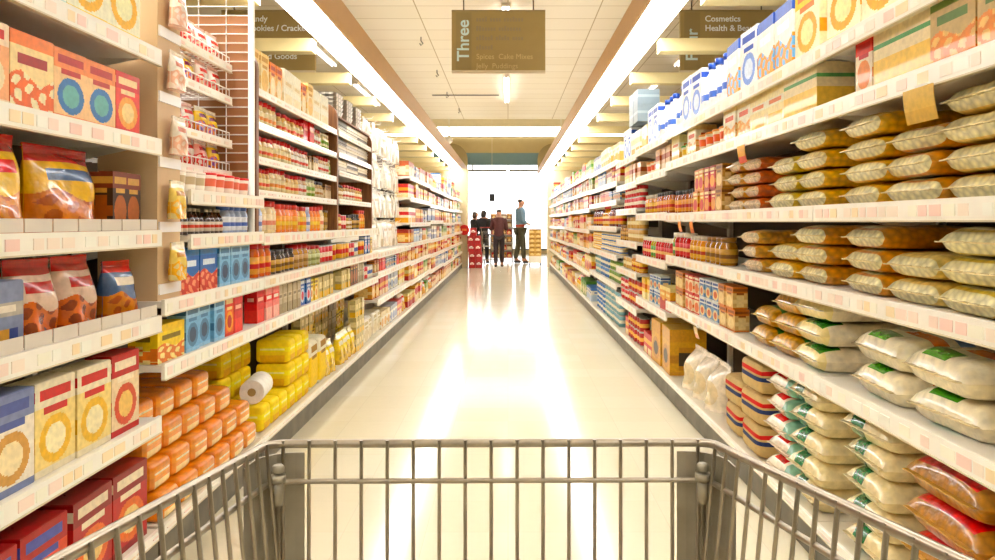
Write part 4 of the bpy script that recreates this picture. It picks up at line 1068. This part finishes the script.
run('R', 7.08, 9.37, 1.101, [('c_sauce', 10), ('c_oil', 6), ('c_sauce', 10)], f'fourth shelf, {T}', setback=.03, gap=.014)
run('R', 7.08, 9.37, 1.361, [('r_bluepk', 6), ('r_snackred', 6), ('r_tanpk', 5)], f'fifth shelf, {T}', setback=.02, gap=.014)
run('R', 7.08, 9.37, 1.541, [('far41', 3), ('far71', 3), ('far31', 4), ('far11', 2)], f'sixth shelf, {T}', setback=.02, gap=.012)
run('R', 7.08, 9.37, 1.741, [('far52', 3), ('far50', 3), ('far82', 3)], f'top shelf, {T}', setback=.02, gap=.012)
poolR = FARK+['fyel', 'fred', 'fwhite']
far_bay('R', 9.39, 12.4, [.50, .80, 1.05, 1.32, 1.55, 1.76], 'bay after tuna cans', 2.1, 21, poolR)
far_bay('R', 12.4, 15.4, [.48, .79, 1.06, 1.31, 1.55, 1.76], 'pasta-side sixth bay', 2.1, 22, poolR)
far_bay('R', 15.4, 18.5, [.50, .78, 1.05, 1.32, 1.54, 1.75], 'pasta-side last bay', 2.1, 23, poolR)

# blue-grey crates on top of the far right shelving
# hanging price cards on the right
def price_card(y, zt, w, h, c1, c2, label, tiltx=.15):
    r = empty('price_card', (XR-.016, y, zt), -PI/2); tag(r, label, 'price card', 'cards hanging from price rails')
    m = MB(); n = 8
    P = [[(-w/2+w*j/2, -.012*math.sin(PI*i/n*.5), -h+h*i/n) for j in range(3)] for i in range(n+1)]
    m.grid(P, lambda i, j: c2 if i < n*.28 else c1, True)
    Q = [[(x, y_+.002, z) for x, y_, z in row] for row in P]
    m.grid(Q, lambda i, j: c1, True, flip=True)
    m.obj('card', CARD, r)
    MB().box(-w*.2, w*.2, -.004, .004, -.004, .008).obj('clip', MAT_SHELF, r)
price_card(1.83, 1.482, .135, .085, '#d8bc78', '#d0b06a', 'large tan card hanging under the fifth shelf of pasta bay nearest cart')
price_card(3.22, 1.482, .10, .075, '#e6b84a', '#d0603a', 'yellow and red card hanging under the fifth shelf of second pasta bay')
price_card(4.10, 1.152, .07, .065, '#e39a3c', '#d97a2c', 'small orange card under the fourth shelf, nearer of two')
price_card(4.38, 1.152, .07, .06, '#e8a94a', '#d9822f', 'small orange card under the fourth shelf, farther of two')
price_card(4.0, .582, .07, .06, '#e8cfa0', '#d98a5a', 'small peach card hanging below the second shelf of pasta bay')

# ------------------------------------------------------------------ label everything on the shelves
ORD = ['first', 'second', 'third', 'fourth', 'fifth', 'sixth', 'seventh', 'eighth', 'ninth', 'tenth', 'eleventh', 'twelfth', 'thirteenth', 'fourteenth', 'fifteenth', 'sixteenth', 'seventeenth', 'eighteenth', 'nineteenth', 'twentieth']
ORD += ['twenty-'+w for w in ORD[:9]]+['thirtieth']+['thirty-'+w for w in ORD[:9]]
LAY = {1: [''], 2: ['lower', 'upper'], 3: ['bottom', 'middle', 'topmost'], 4: ['bottom', 'second-layer', 'third-layer', 'topmost'], 5: ['bottom', 'second-layer', 'third-layer', 'fourth-layer', 'topmost']}
def finish_labels():
    from collections import defaultdict
    gr = defaultdict(list)
    for rec in RECS:
        o, key, shelf, row, layer, y, nl = rec
        k = K[key]
        desc = f"{k['look']} {k['noun']}"
        lw = LAY[nl][layer] if nl > 1 else ''
        if row: lw = ('back-row '+lw).strip()
        gr[(desc, lw, shelf)].append((y, id(o), o, k))
    for (desc, lw, shelf), L in gr.items():
        L.sort(key=lambda t: t[0])
        for i, (y, _, o, k) in enumerate(L):
            head = f'{lw} {desc}'.strip()
            if len(L) > 1: head += f', {ORD[i]} from cart'
            o['label'] = f'{head}, {shelf}'
            o['category'] = k['cat']
            o['group'] = f"{k['noun']} row, {shelf}"

# ------------------------------------------------------------------ shopping cart (the camera looks over its front)
def cart(x, y, rz, label, group='shopping carts'):
    """y=0 at the front panel, basket runs back towards -y; all heights in metres"""
    r = empty('shopping_cart', (x, y, 0), rz); tag(r, label, 'shopping cart', group)
    LEN = .74; RF, RB = .250, .295; SK = .0277
    def hx(t, s=0): return RF+(RB-RF)*t/LEN+s*SK*t/LEN          # half width at distance t behind the front; the frame is a little skewed
    def rz_(t): return .900+t*.1155
    ZL = .52
    def inset(t, z, s=0):                             # sides lean in towards the bottom
        return hx(t, s)-.05*(rz_(t)-z)/(rz_(t)-ZL)
    def fy(z): return -.035*(.90-z)/.38          # front panel leans back a little at its foot
    # rim
    pts = []
    for q in range(9):
        t = LEN-(LEN-.022)*q/8; pts.append((-hx(t, -1), -t, rz_(t)))
    for q in range(1, 5):
        a = PI/2*q/5; pts.append((-hx(0)+.022*(1-math.cos(a)), -.022+.022*math.sin(a), .900+.0025*(1-math.sin(a))))
    left = list(pts)
    path = left+[(-hx(0)+.024+(2*hx(0)-.048)*q/6, 0, .900) for q in range(7)]+[(-a+2*SK*max(0, -b-.022)/LEN, b, c) for a, b, c in reversed(left)]
    MB().tube(path, .0048, n=10).obj('rim', MAT_CHROME, r)
    # second rail 4 cm below
    p2 = [(a*.985, b-.004, c-.041) for a, b, c in path]
    MB().tube(p2, .0032, n=8).obj('second_rail', MAT_CHROME, r)
    fg = MB()
    n = 17
    for q in range(n):
        xx = -.2335+.467*q/(n-1)
        fg.tube([(xx, -.0035, .9045), (xx, -.0045, .80), (xx*.96, fy(ZL)-.004, ZL)], .0021, n=6)
    for z in (.70, .58): fg.tube([(-inset(0, z)+.01, fy(z)-.006, z), (inset(0, z)-.01, fy(z)-.006, z)], .0021, n=6)
    fg.obj('front_grid', MAT_CHROME, r)
    for s in (-1, 1):
        g = MB(); t = .022
        while t < LEN-.02:
            g.tube([(s*(hx(t, s)-.004), -t, rz_(t)+.003), (s*inset(t, .78, s), -t, .78), (s*inset(t, ZL, s), -t*.97-.02, ZL)], .0021, n=6); t += .0305
        for z in (.72, .60): g.tube([(s*inset(0, z), -.03, z), (s*inset(LEN, z, s), -LEN+.02, z)], .0021, n=6)
        g.obj('side_grid', MAT_CHROME, r)
        # corner plate wraps the corner outside the wires
        cp = MB(); R = .038; th = .0022
        plan = [(s*(.212), .006)]
        for q in range(7):
            a = PI/2*q/6; plan.append((s*(.2225+R*math.sin(a)), .006-R+R*math.cos(a)))
        plan.append((s*(.2225+R+.0005), -.05))
        for q in range(len(plan)-1):
            (ax, ay), (bx, by) = plan[q], plan[q+1]
            for off in (0, th):
                qd = [(ax+s*off*.7, ay+off, .50), (bx+s*off*.7, by+off, .50), (bx+s*off*.7, by+off, .888), (ax+s*off*.7, ay+off, .888)]
                cp.quad(qd, smooth=True)
            cp.quad([(ax, ay, .888), (bx, by, .888), (bx+s*th*.7, by+th, .888), (ax+s*th*.7, ay+th, .888)])
        (ax, ay) = plan[0]; cp.quad([(ax, ay, .5), (ax, ay, .888), (ax+s*th*.7, ay+th, .888), (ax+s*th*.7, ay+th, .5)])
        post = cp.obj('corner_plate', MAT_POST, r)
        bolt = MB()
        bx, by = s*.236, -.014
        bolt.lathe([(.0055, .872, '#ffffff'), (.0072, .8735, '#ffffff'), (.0072, .879, '#ffffff'), (.005, .881, '#ffffff')], n=6, cx=bx, cy=by)
        bolt.lathe([(.0085, .862, '#ffffff'), (.0085, .870, '#ffffff')], n=14, cx=bx, cy=by)
        bolt.lathe([(.0045, .835, '#ffffff'), (.0065, .842, '#ffffff'), (.0065, .855, '#ffffff'), (.0045, .862, '#ffffff')], n=12, cx=bx, cy=by)
        bolt.obj('bolt', MAT_POST, post)
        MB().tube([(bx, by, .50), (bx, by, .837)], .0036, n=8).obj('rod', MAT_CHROME, post)
    bg = MB()
    for q in range(15):
        xx = -.185+.37*q/14; bg.tube([(xx, -.04, ZL), (xx*1.1, -LEN+.02, ZL)], .002, n=5)
    for q in range(9): bg.tube([(-.21, -.06-q*.08, ZL-.004), (.21, -.06-q*.08, ZL-.004)], .0025, n=5)
    bg.obj('bottom_grid', MAT_CHROME, r)
    MB().tube([(-RB-.01, -LEN-.04, 1.005), (RB+.01, -LEN-.04, 1.005)], .014, n=12).obj('handle', plain('red_handle', '#9a2a1e', .4) if 'red_handle' not in bpy.data.materials else bpy.data.materials['red_handle'], r)
    fr = MB()
    for s in (-1, 1):
        fr.tube([(s*(RB-.0), -LEN, rz_(LEN)), (s*(RB+.0), -LEN-.04, 1.005)], .008, n=8)
        fr.tube([(s*.255, -LEN+.02, ZL), (s*.26, -LEN-.02, .30), (s*.25, -.68, .14), (s*.17, .0, .14)], .012, n=8)
        fr.tube([(s*.20, -.52, ZL-.006), (s*.22, -.62, .14)], .010, n=8)
    fr.tube([(-.26, -LEN+.02, ZL-.008), (.26, -LEN+.02, ZL-.008)], .008, n=8)
    fr.tube([(-.17, -.0, .14), (.17, -.0, .14)], .012, n=8)
    fr.obj('chassis', MAT_CHROME, r)
    for sx, yy in ((-.17, -.02), (.17, -.02), (-.25, -.66), (.25, -.66)):
        c = MB().box(sx-.018, sx-.014, yy-.03, yy+.03, .05, .135).box(sx+.014, sx+.018, yy-.03, yy+.03, .05, .135).box(sx-.018, sx+.018, yy-.02, yy+.02, .13, .14).obj('caster', MAT_POST, r)
        w = MB().lathe([(.058, -.012, '#ffffff'), (.062, 0, '#ffffff'), (.058, .012, '#ffffff')], n=18).obj('wheel', MAT_BLACK, c)
        w.location = (sx, yy-.01, .0625); w.rotation_euler = (0, PI/2, 0)
    return r
cart(-.019, .837, .012, 'wire shopping cart with corner plates, pushed by the viewer down the aisle')

# ------------------------------------------------------------------ people
def skin(name, J, E, mat, parent=None, root=0, sub=2):
    me = bpy.data.meshes.new(name)
    me.from_pydata([j[0] for j in J], E, [])
    o = bpy.data.objects.new(name, me); C.objects.link(o)
    me.materials.append(mat)
    o.modifiers.new('Skin', 'SKIN').use_smooth_shade = True
    sv = me.skin_vertices[0].data
    for i, j in enumerate(J):
        rr = j[1]; sv[i].radius = rr if isinstance(rr, tuple) else (rr, rr); sv[i].use_root = (i == root)
    ms = o.modifiers.new('Subsurf', 'SUBSURF'); ms.levels = sub; ms.render_levels = sub
    if parent: o.parent = parent
    return o
MAT_SKIN = plain('skin', '#b98363', .5, noise=.03)
def person(x, y, rz, label, h=1.75, jacket='#4a1f1c', trousers='#2a1d1c', hair='#2a1c14', hairlong=False, coat_len=.0, lean=.0, stride=.12, elbow=(.0, .18), armfwd=.25, turn=0, collar=None, belt=None, wide=1.0):
    S = h/1.75
    def P(a, b, c): return (a*S, b*S, c*S)
    def L(z): return lean*max(0, z-.95)          # lean forward (+y)
    J = []; E = []
    def add(p, r, frm=None):
        J.append((P(*p), r*S if not isinstance(r, tuple) else (r[0]*S, r[1]*S)))
        if frm is not None: E.append((frm, len(J)-1))
        return len(J)-1
    pel = add((0, 0, .95), (.13*wide, .10))
    ab = add((0, L(1.12), 1.12), (.125*wide, .095), pel)
    ch = add((0, L(1.30), 1.30), (.145*wide, .105), ab)
    nb = add((0, L(1.45), 1.45), .075, ch)
    nk = add((0, L(1.50)+.01, 1.51), .052, nb)
    hd = add((0, L(1.6)+.025, 1.60), (.072, .085), nk)
    ht = add((0, L(1.68)+.02, 1.69), (.07, .085), hd)
    ns = add((0, L(1.6)+.125, 1.605), .014, hd)
    for s in (-1, 1):
        er = add((s*.083, L(1.6)+.02, 1.61), .012, hd)
    legs = {}
    for s in (-1, 1):
        st = stride*s
        hp = add((s*.085, 0, .88), .088, pel)
        kn = add((s*.09, st*.5+.02, .50), .06, hp)
        an = add((s*.092, st-.03*(1 if s < 0 else -.2), .10), .040, kn)
        he = add((s*.092, st-.03, .045), .038, an)
        to = add((s*.10, st+.13, .035), .033, an)
        legs[s] = (hp, kn, an, to)
    arms = {}
    for s in (-1, 1):
        sh = add((s*.175*wide, L(1.41), 1.41), .056, nb)
        el = add((s*.225*wide, L(1.15)+armfwd*.2-.02, 1.13), .043, sh)
        wr = add((s*.19, L(1.1)+armfwd, 1.02+armfwd*.35), .029, el)
        pm = add((s*.18, L(1.1)+armfwd+.07, 1.0+armfwd*.38), (.036, .018), wr)
        for q in range(4):
            f1 = add((s*(.18+.016*(q-1.5)), L(1.1)+armfwd+.115-.006*abs(q-1.5), .985+armfwd*.38), .009, pm)
            add((s*(.18+.017*(q-1.5)), L(1.1)+armfwd+.135-.006*abs(q-1.5), .955+armfwd*.38), .0075, f1)
        t1 = add((s*(.18-.045), L(1.1)+armfwd+.06, 1.0+armfwd*.38), .0095, pm)
        add((s*(.18-.055), L(1.1)+armfwd+.09, .98+armfwd*.38), .008, t1)
        arms[s] = (sh, el, wr)
    body = skin('person', J, E, MAT_SKIN)
    body.location = (x, y, 0); body.rotation_euler = (0, 0, rz)
    tag(body, label, 'person')
    def cm(nm, col, rough=.8):
        return plain(nm, col, rough, noise=.12, nscale=30)
    # jacket or shirt
    Jj = []; Ej = []
    def addj(src, dr, frm=None, p=None):
        q = J[src]; rr = q[1] if isinstance(q[1], tuple) else (q[1], q[1])
        Jj.append((p or q[0], (rr[0]+dr, rr[1]+dr)))
        if frm is not None: Ej.append((frm, len(Jj)-1))
        return len(Jj)-1
    a0 = addj(ch, .028); a1 = addj(ab, .026, a0); a2 = addj(pel, .028, a1)
    if coat_len: addj(pel, .035, a2, p=P(0, 0, .95-coat_len))
    n0 = addj(nb, .024, a0)
    for s in (-1, 1):
        b = addj(arms[s][0], .022, n0); b = addj(arms[s][1], .019, b)
        wv_ = Vector(J[arms[s][1]][0]).lerp(Vector(J[arms[s][2]][0]), .86)
        b = addj(arms[s][2], .016, b, p=tuple(wv_))
    skin('jacket', Jj, Ej, cm('jacket_cloth', jacket), body)
    Jt = []; Et = []
    def addt(p, r, frm=None):
        Jt.append((p, r))
        if frm is not None: Et.append((frm, len(Jt)-1))
        return len(Jt)-1
    p0 = addt(P(0, 0, .94), (.145*S*wide, .118*S))
    for s in (-1, 1):
        hp, kn, an, to = legs[s]
        b = addt(J[hp][0], .103*S, p0); b = addt(J[kn][0], .078*S, b); b = addt(J[an][0], .06*S, b)
    skin('trousers', Jt, Et, cm('trouser_cloth', trousers), body)
    for s in (-1, 1):
        hp, kn, an, to = legs[s]
        a = Vector(J[an][0]); t = Vector(J[to][0])
        skin('shoe', [((a.x, a.y-.04*S, .05), .048*S), ((a.x, a.y+.03*S, .05), .048*S), ((t.x, t.y+.01, .038), .036*S)], [(0, 1), (1, 2)], cm('shoe_leather', '#1c1613', .4), body)
    hx, hy, hz = J[ht][0]
    Jh = [((hx, hy-.005*S, hz+.03*S), (.095*S, .105*S)), ((hx, hy-.045*S, hz-.09*S), (.09*S, .075*S))]
    Eh = [(0, 1)]
    if hairlong:
        Jh.append(((hx, hy-.06*S, hz-.22*S), (.10*S, .07*S))); Eh.append((1, 2))
    skin('hair', Jh, Eh, cm('hair_strands', hair, .5), body)
    for s in (-1, 1):
        e = MB().lathe([(.002, -.011, '#ffffff'), (.010, -.005, '#ffffff'), (.010, .005, '#ffffff'), (.002, .011, '#ffffff')], n=8).obj('eye', MAT_BLACK, body)
        e.location = (s*.03*S, hy+.083*S, hz-.07*S); e.scale = (S*.8, S*.5, S*.6)
    if belt:
        MB().lathe([(.152*S*wide, .98*S, '#ffffff'), (.153*S*wide, 1.03*S, '#ffffff')], n=18).obj('belt', cm('belt_cloth', belt), body).scale = (1, .82, 1)
    if collar:
        skin('shirt', [(P(-.06, L(1.3)+.085, 1.38), .05*S), (P(-.05, L(1.1)+.095, 1.08), .06*S)], [(0, 1)], cm('shirt_cloth', collar), body)
    return body
def at(px, y): return (px-508)/FPX*y
person(at(499, 18.9), 18.75, 0, 'person in a dark brown jacket seen from behind, pushing a shopping cart', 1.50, '#4e241f', '#2c1d1b', '#3a2a20', lean=.22, stride=.10, armfwd=.34, coat_len=.10, wide=.98)
person(at(520, 20.6), 20.6, -PI/2+.35, 'person in a blue shirt and olive trousers standing in profile', 1.82, '#6d8796', '#4a4530', '#2a1f17', lean=.02, stride=.07, armfwd=.12, belt='#b8402a')
person(at(483.5, 20.2), 20.4, -.5, 'person in a black coat standing beside the red carton stack', 1.50, '#1f1c1e', '#1c1a1c', '#241812', hairlong=True, coat_len=.12, stride=.04, armfwd=.2)
person(at(474.5, 20.6), 20.9, -1.0, 'person in a dark vest over a white shirt behind the red carton stack', 1.47, '#26221f', '#1d1a1a', '#4a3524', hairlong=True, stride=.04, armfwd=.18, collar='#e8e4dc')

cart(-.47, 19.95, .06, 'shopping cart pushed by the person in the brown jacket')

# ------------------------------------------------------------------ things at the end of the aisle
# red cartons, stacked and stepping back
RC = MB()
rc_mesh = carton(.162, .34, .20, D('#a51a13', '#9a1812', None, None, None, 'stripe'), nu=8, nv=8)
rcm = rc_mesh.mesh('drink_carton', CARD)
swm = MB()
for a, b, c, d in ((-.05, -.02, .10, .13), (-.02, .03, .11, .145), (.03, .055, .095, .12), (-.055, .05, .085, .095)):
    swm.box(a, b, -.1725, -.1705, c, d, '#f2e2da')
swm = swm.mesh('white_emblem', CARD)
yrc = 18.62; xs = (at(472.3, yrc), at(479.0, yrc))
cnt = 0
rows_ = [(2, 0), (2, 0), (2, -.02), (2, -.035), (1, -.03)]
for q, (n_, sh) in enumerate(rows_):
    for j in range(n_):
        o = bpy.data.objects.new('drink_carton', rcm); C.objects.link(o); o.location = (xs[j]*1+(.0 if n_ == 2 else .06)+sh, yrc, q*.2012)
        e = bpy.data.objects.new('emblem', swm); C.objects.link(e); e.parent = o
        tag(o, f"red drink carton with white emblem, {['bottom', 'second', 'third', 'fourth', 'top'][q]} row of the stack{['', ', beside the column', ', beside the cart'][0 if n_ == 1 else 1+j]}", 'carton', 'red cartons stacked at the aisle end')
# orange round tag on the end column
ot = MB().lathe([(.13, -.004, '#cc4420'), (.13, .004, '#cc4420')], n=24).obj('round_sign', PLASTIC)
ot.location = (at(464, 18.45), 18.54, H-8/FPX*18.45); ot.rotation_euler = (PI/2, 0, 0)
MB().box(-.06, .06, -.02, .03, .0042, .006, '#f2a070').obj('print', CARD, ot)
tag(ot, 'round orange-red sign at the end of the spice side shelving', 'sign')
# shelf rack of small packs behind the person in brown
rk = empty('display_rack', (at(501.5, 21.2), 21.2, 0)); tag(rk, 'open display rack of small packs behind the brown jacket', 'rack')
f = MB()
for sx in (-.31, .31):
    for yy in (0, .3): f.box(sx-.012, sx+.012, yy-.012, yy+.012, 0, 1.40)
f.obj('frame', MAT_ALU, rk)
MB().box(-.30, .30, .29, .30, .1, 1.38).obj('back_panel', plain('pale_grey_panel', '#a99f92', .6), rk)
for q in range(6): MB().box(-.298, .298, 0, .288, .12+q*.22, .13+q*.22).obj('shelf', MAT_SHELF, rk)
pk = [carton(.13, .10, .15, D(*c), nu=6, nv=6).mesh('candy_pack', CARD) for c in (('#c8452c', '#a8301c', '#f0d8a4'), ('#d8c8a8', '#8a6a4a', '#f0e6d0'), ('#8a5a3a', '#c89a5a', '#e8d0a0'))]
for q in range(6):
    for j in range(4):
        o = bpy.data.objects.new('candy_pack', pk[(q+j) % 3]); C.objects.link(o); o.location = (at(501.5, 21.2)-.22+j*.147, 21.2+.07, .1308+q*.22)
        tag(o, f"small {['red', 'pale', 'brown'][(q+j) % 3]} pack, {ORD[j]} along shelf {ORD[q]} up of display rack", 'packet', 'packs on the display rack')
# tan cartons on a white base with castors
db = empty('dolly', (at(535, 19.7), 19.7, 0)); tag(db, 'low white castor dolly under the tan cartons', 'dolly')
MB().box(-.17, .17, -.15, .15, .07, .25).obj('body', MAT_LAMPB, db)
for sx in (-.14, .14):
    for sy in (-.12, .12):
        w = MB().lathe([(.033, -.012, '#ffffff'), (.033, .012, '#ffffff')], n=14).obj('wheel', MAT_BLACK, db); w.location = (sx, sy, .034); w.rotation_euler = (0, PI/2, 0)
tcm = carton(.158, .28, .118, D('#cfae72', '#b58f52', '#e6d3a4', None, '#8a6a38', 'box'), nu=6, nv=6).mesh('tan_carton', CARD)
for q in range(6):
    for j in range(2):
        o = bpy.data.objects.new('tan_carton', tcm); C.objects.link(o); o.location = (at(535, 19.7)-.081+j*.162, 19.7, .2506+q*.119)
        tag(o, f"tan carton on the white dolly, {['bottom', 'second', 'third', 'fourth', 'fifth', 'top'][q]} layer, {['near the blue-shirted person', 'near the cream column'][j]}", 'carton', 'tan cartons on the dolly')
# small dark camera hanging near the window
yh = 20.3
hc = empty('hanging_camera', (at(492, yh), yh, H+28/FPX*yh)); tag(hc, 'small dark box camera hanging on a thin rod before the window', 'camera')
MB().box(-.07, .07, -.09, .09, -.20, 0).obj('housing', MAT_BLACK, hc)
MB().lathe([(.035, -.02, '#ffffff'), (.04, .0, '#ffffff')], n=14).obj('lens', MAT_HOOK, hc).location = (0, -.05, -.215)
MB().tube([(0, 0, 0), (0, 0, CZ-(H+28/FPX*yh))], .004).obj('rod', MAT_LAMPB, hc)
# stacked grey-blue bins on the top of the pasta side shelving
kind('greybin', 'storage bin', 'blue-grey', 'bin', carton(.20, .18, .13, D('#8f9ba0', '#a9b4b8', None, None, None, 'stripe'), nu=6, nv=6).mesh('storage_bin', PLASTIC), [], .2, .18, .131)
TOPB = MB()
for j in range(2):
    for q in range(2):
        put('greybin', 'R', 6.15+j*.22, 1.975+q*.132, f'top of narrow can bay', setback=.02, layer=q, nlayers=2)
finish_labels()

# ------------------------------------------------------------------ light, world, camera
w = bpy.data.worlds.new('World'); SC.world = w; w.use_nodes = True
nt = w.node_tree; bg = nt.nodes['Background']
sky = nt.nodes.new('ShaderNodeTexSky'); sky.sky_type = 'HOSEK_WILKIE'; sky.turbidity = 6; sky.sun_direction = (.2, .5, .6)
mx = nt.nodes.new('ShaderNodeMix'); mx.data_type = 'RGBA'; mx.inputs['Factor'].default_value = .8
mx.inputs[7].default_value = (1, 1, 1, 1)
nt.links.new(sky.outputs['Color'], mx.inputs[6]); nt.links.new(mx.outputs[2], bg.inputs['Color'])
bg.inputs['Strength'].default_value = 2.2

cam = bpy.data.cameras.new('Camera'); co = bpy.data.objects.new('Camera', cam); C.objects.link(co)
co.location = (0, 0, H); co.rotation_euler = (PI/2, 0, 0)
cam.sensor_width = 36; cam.lens = FPX/995*36
cam.shift_x = -(508-497.5)/995; cam.shift_y = -(280-222)/995
cam.clip_start = .02; cam.clip_end = 200
SC.camera = co
SC.view_settings.view_transform = 'Standard'
try: SC.view_settings.look = 'None'
except Exception: pass
SC.view_settings.gamma = 1; SC.view_settings.use_curve_mapping = False
SC.view_settings.exposure = 1.08
SC.cycles.max_bounces = 8; SC.cycles.diffuse_bounces = 5
SC.cycles.sample_clamp_indirect = 8
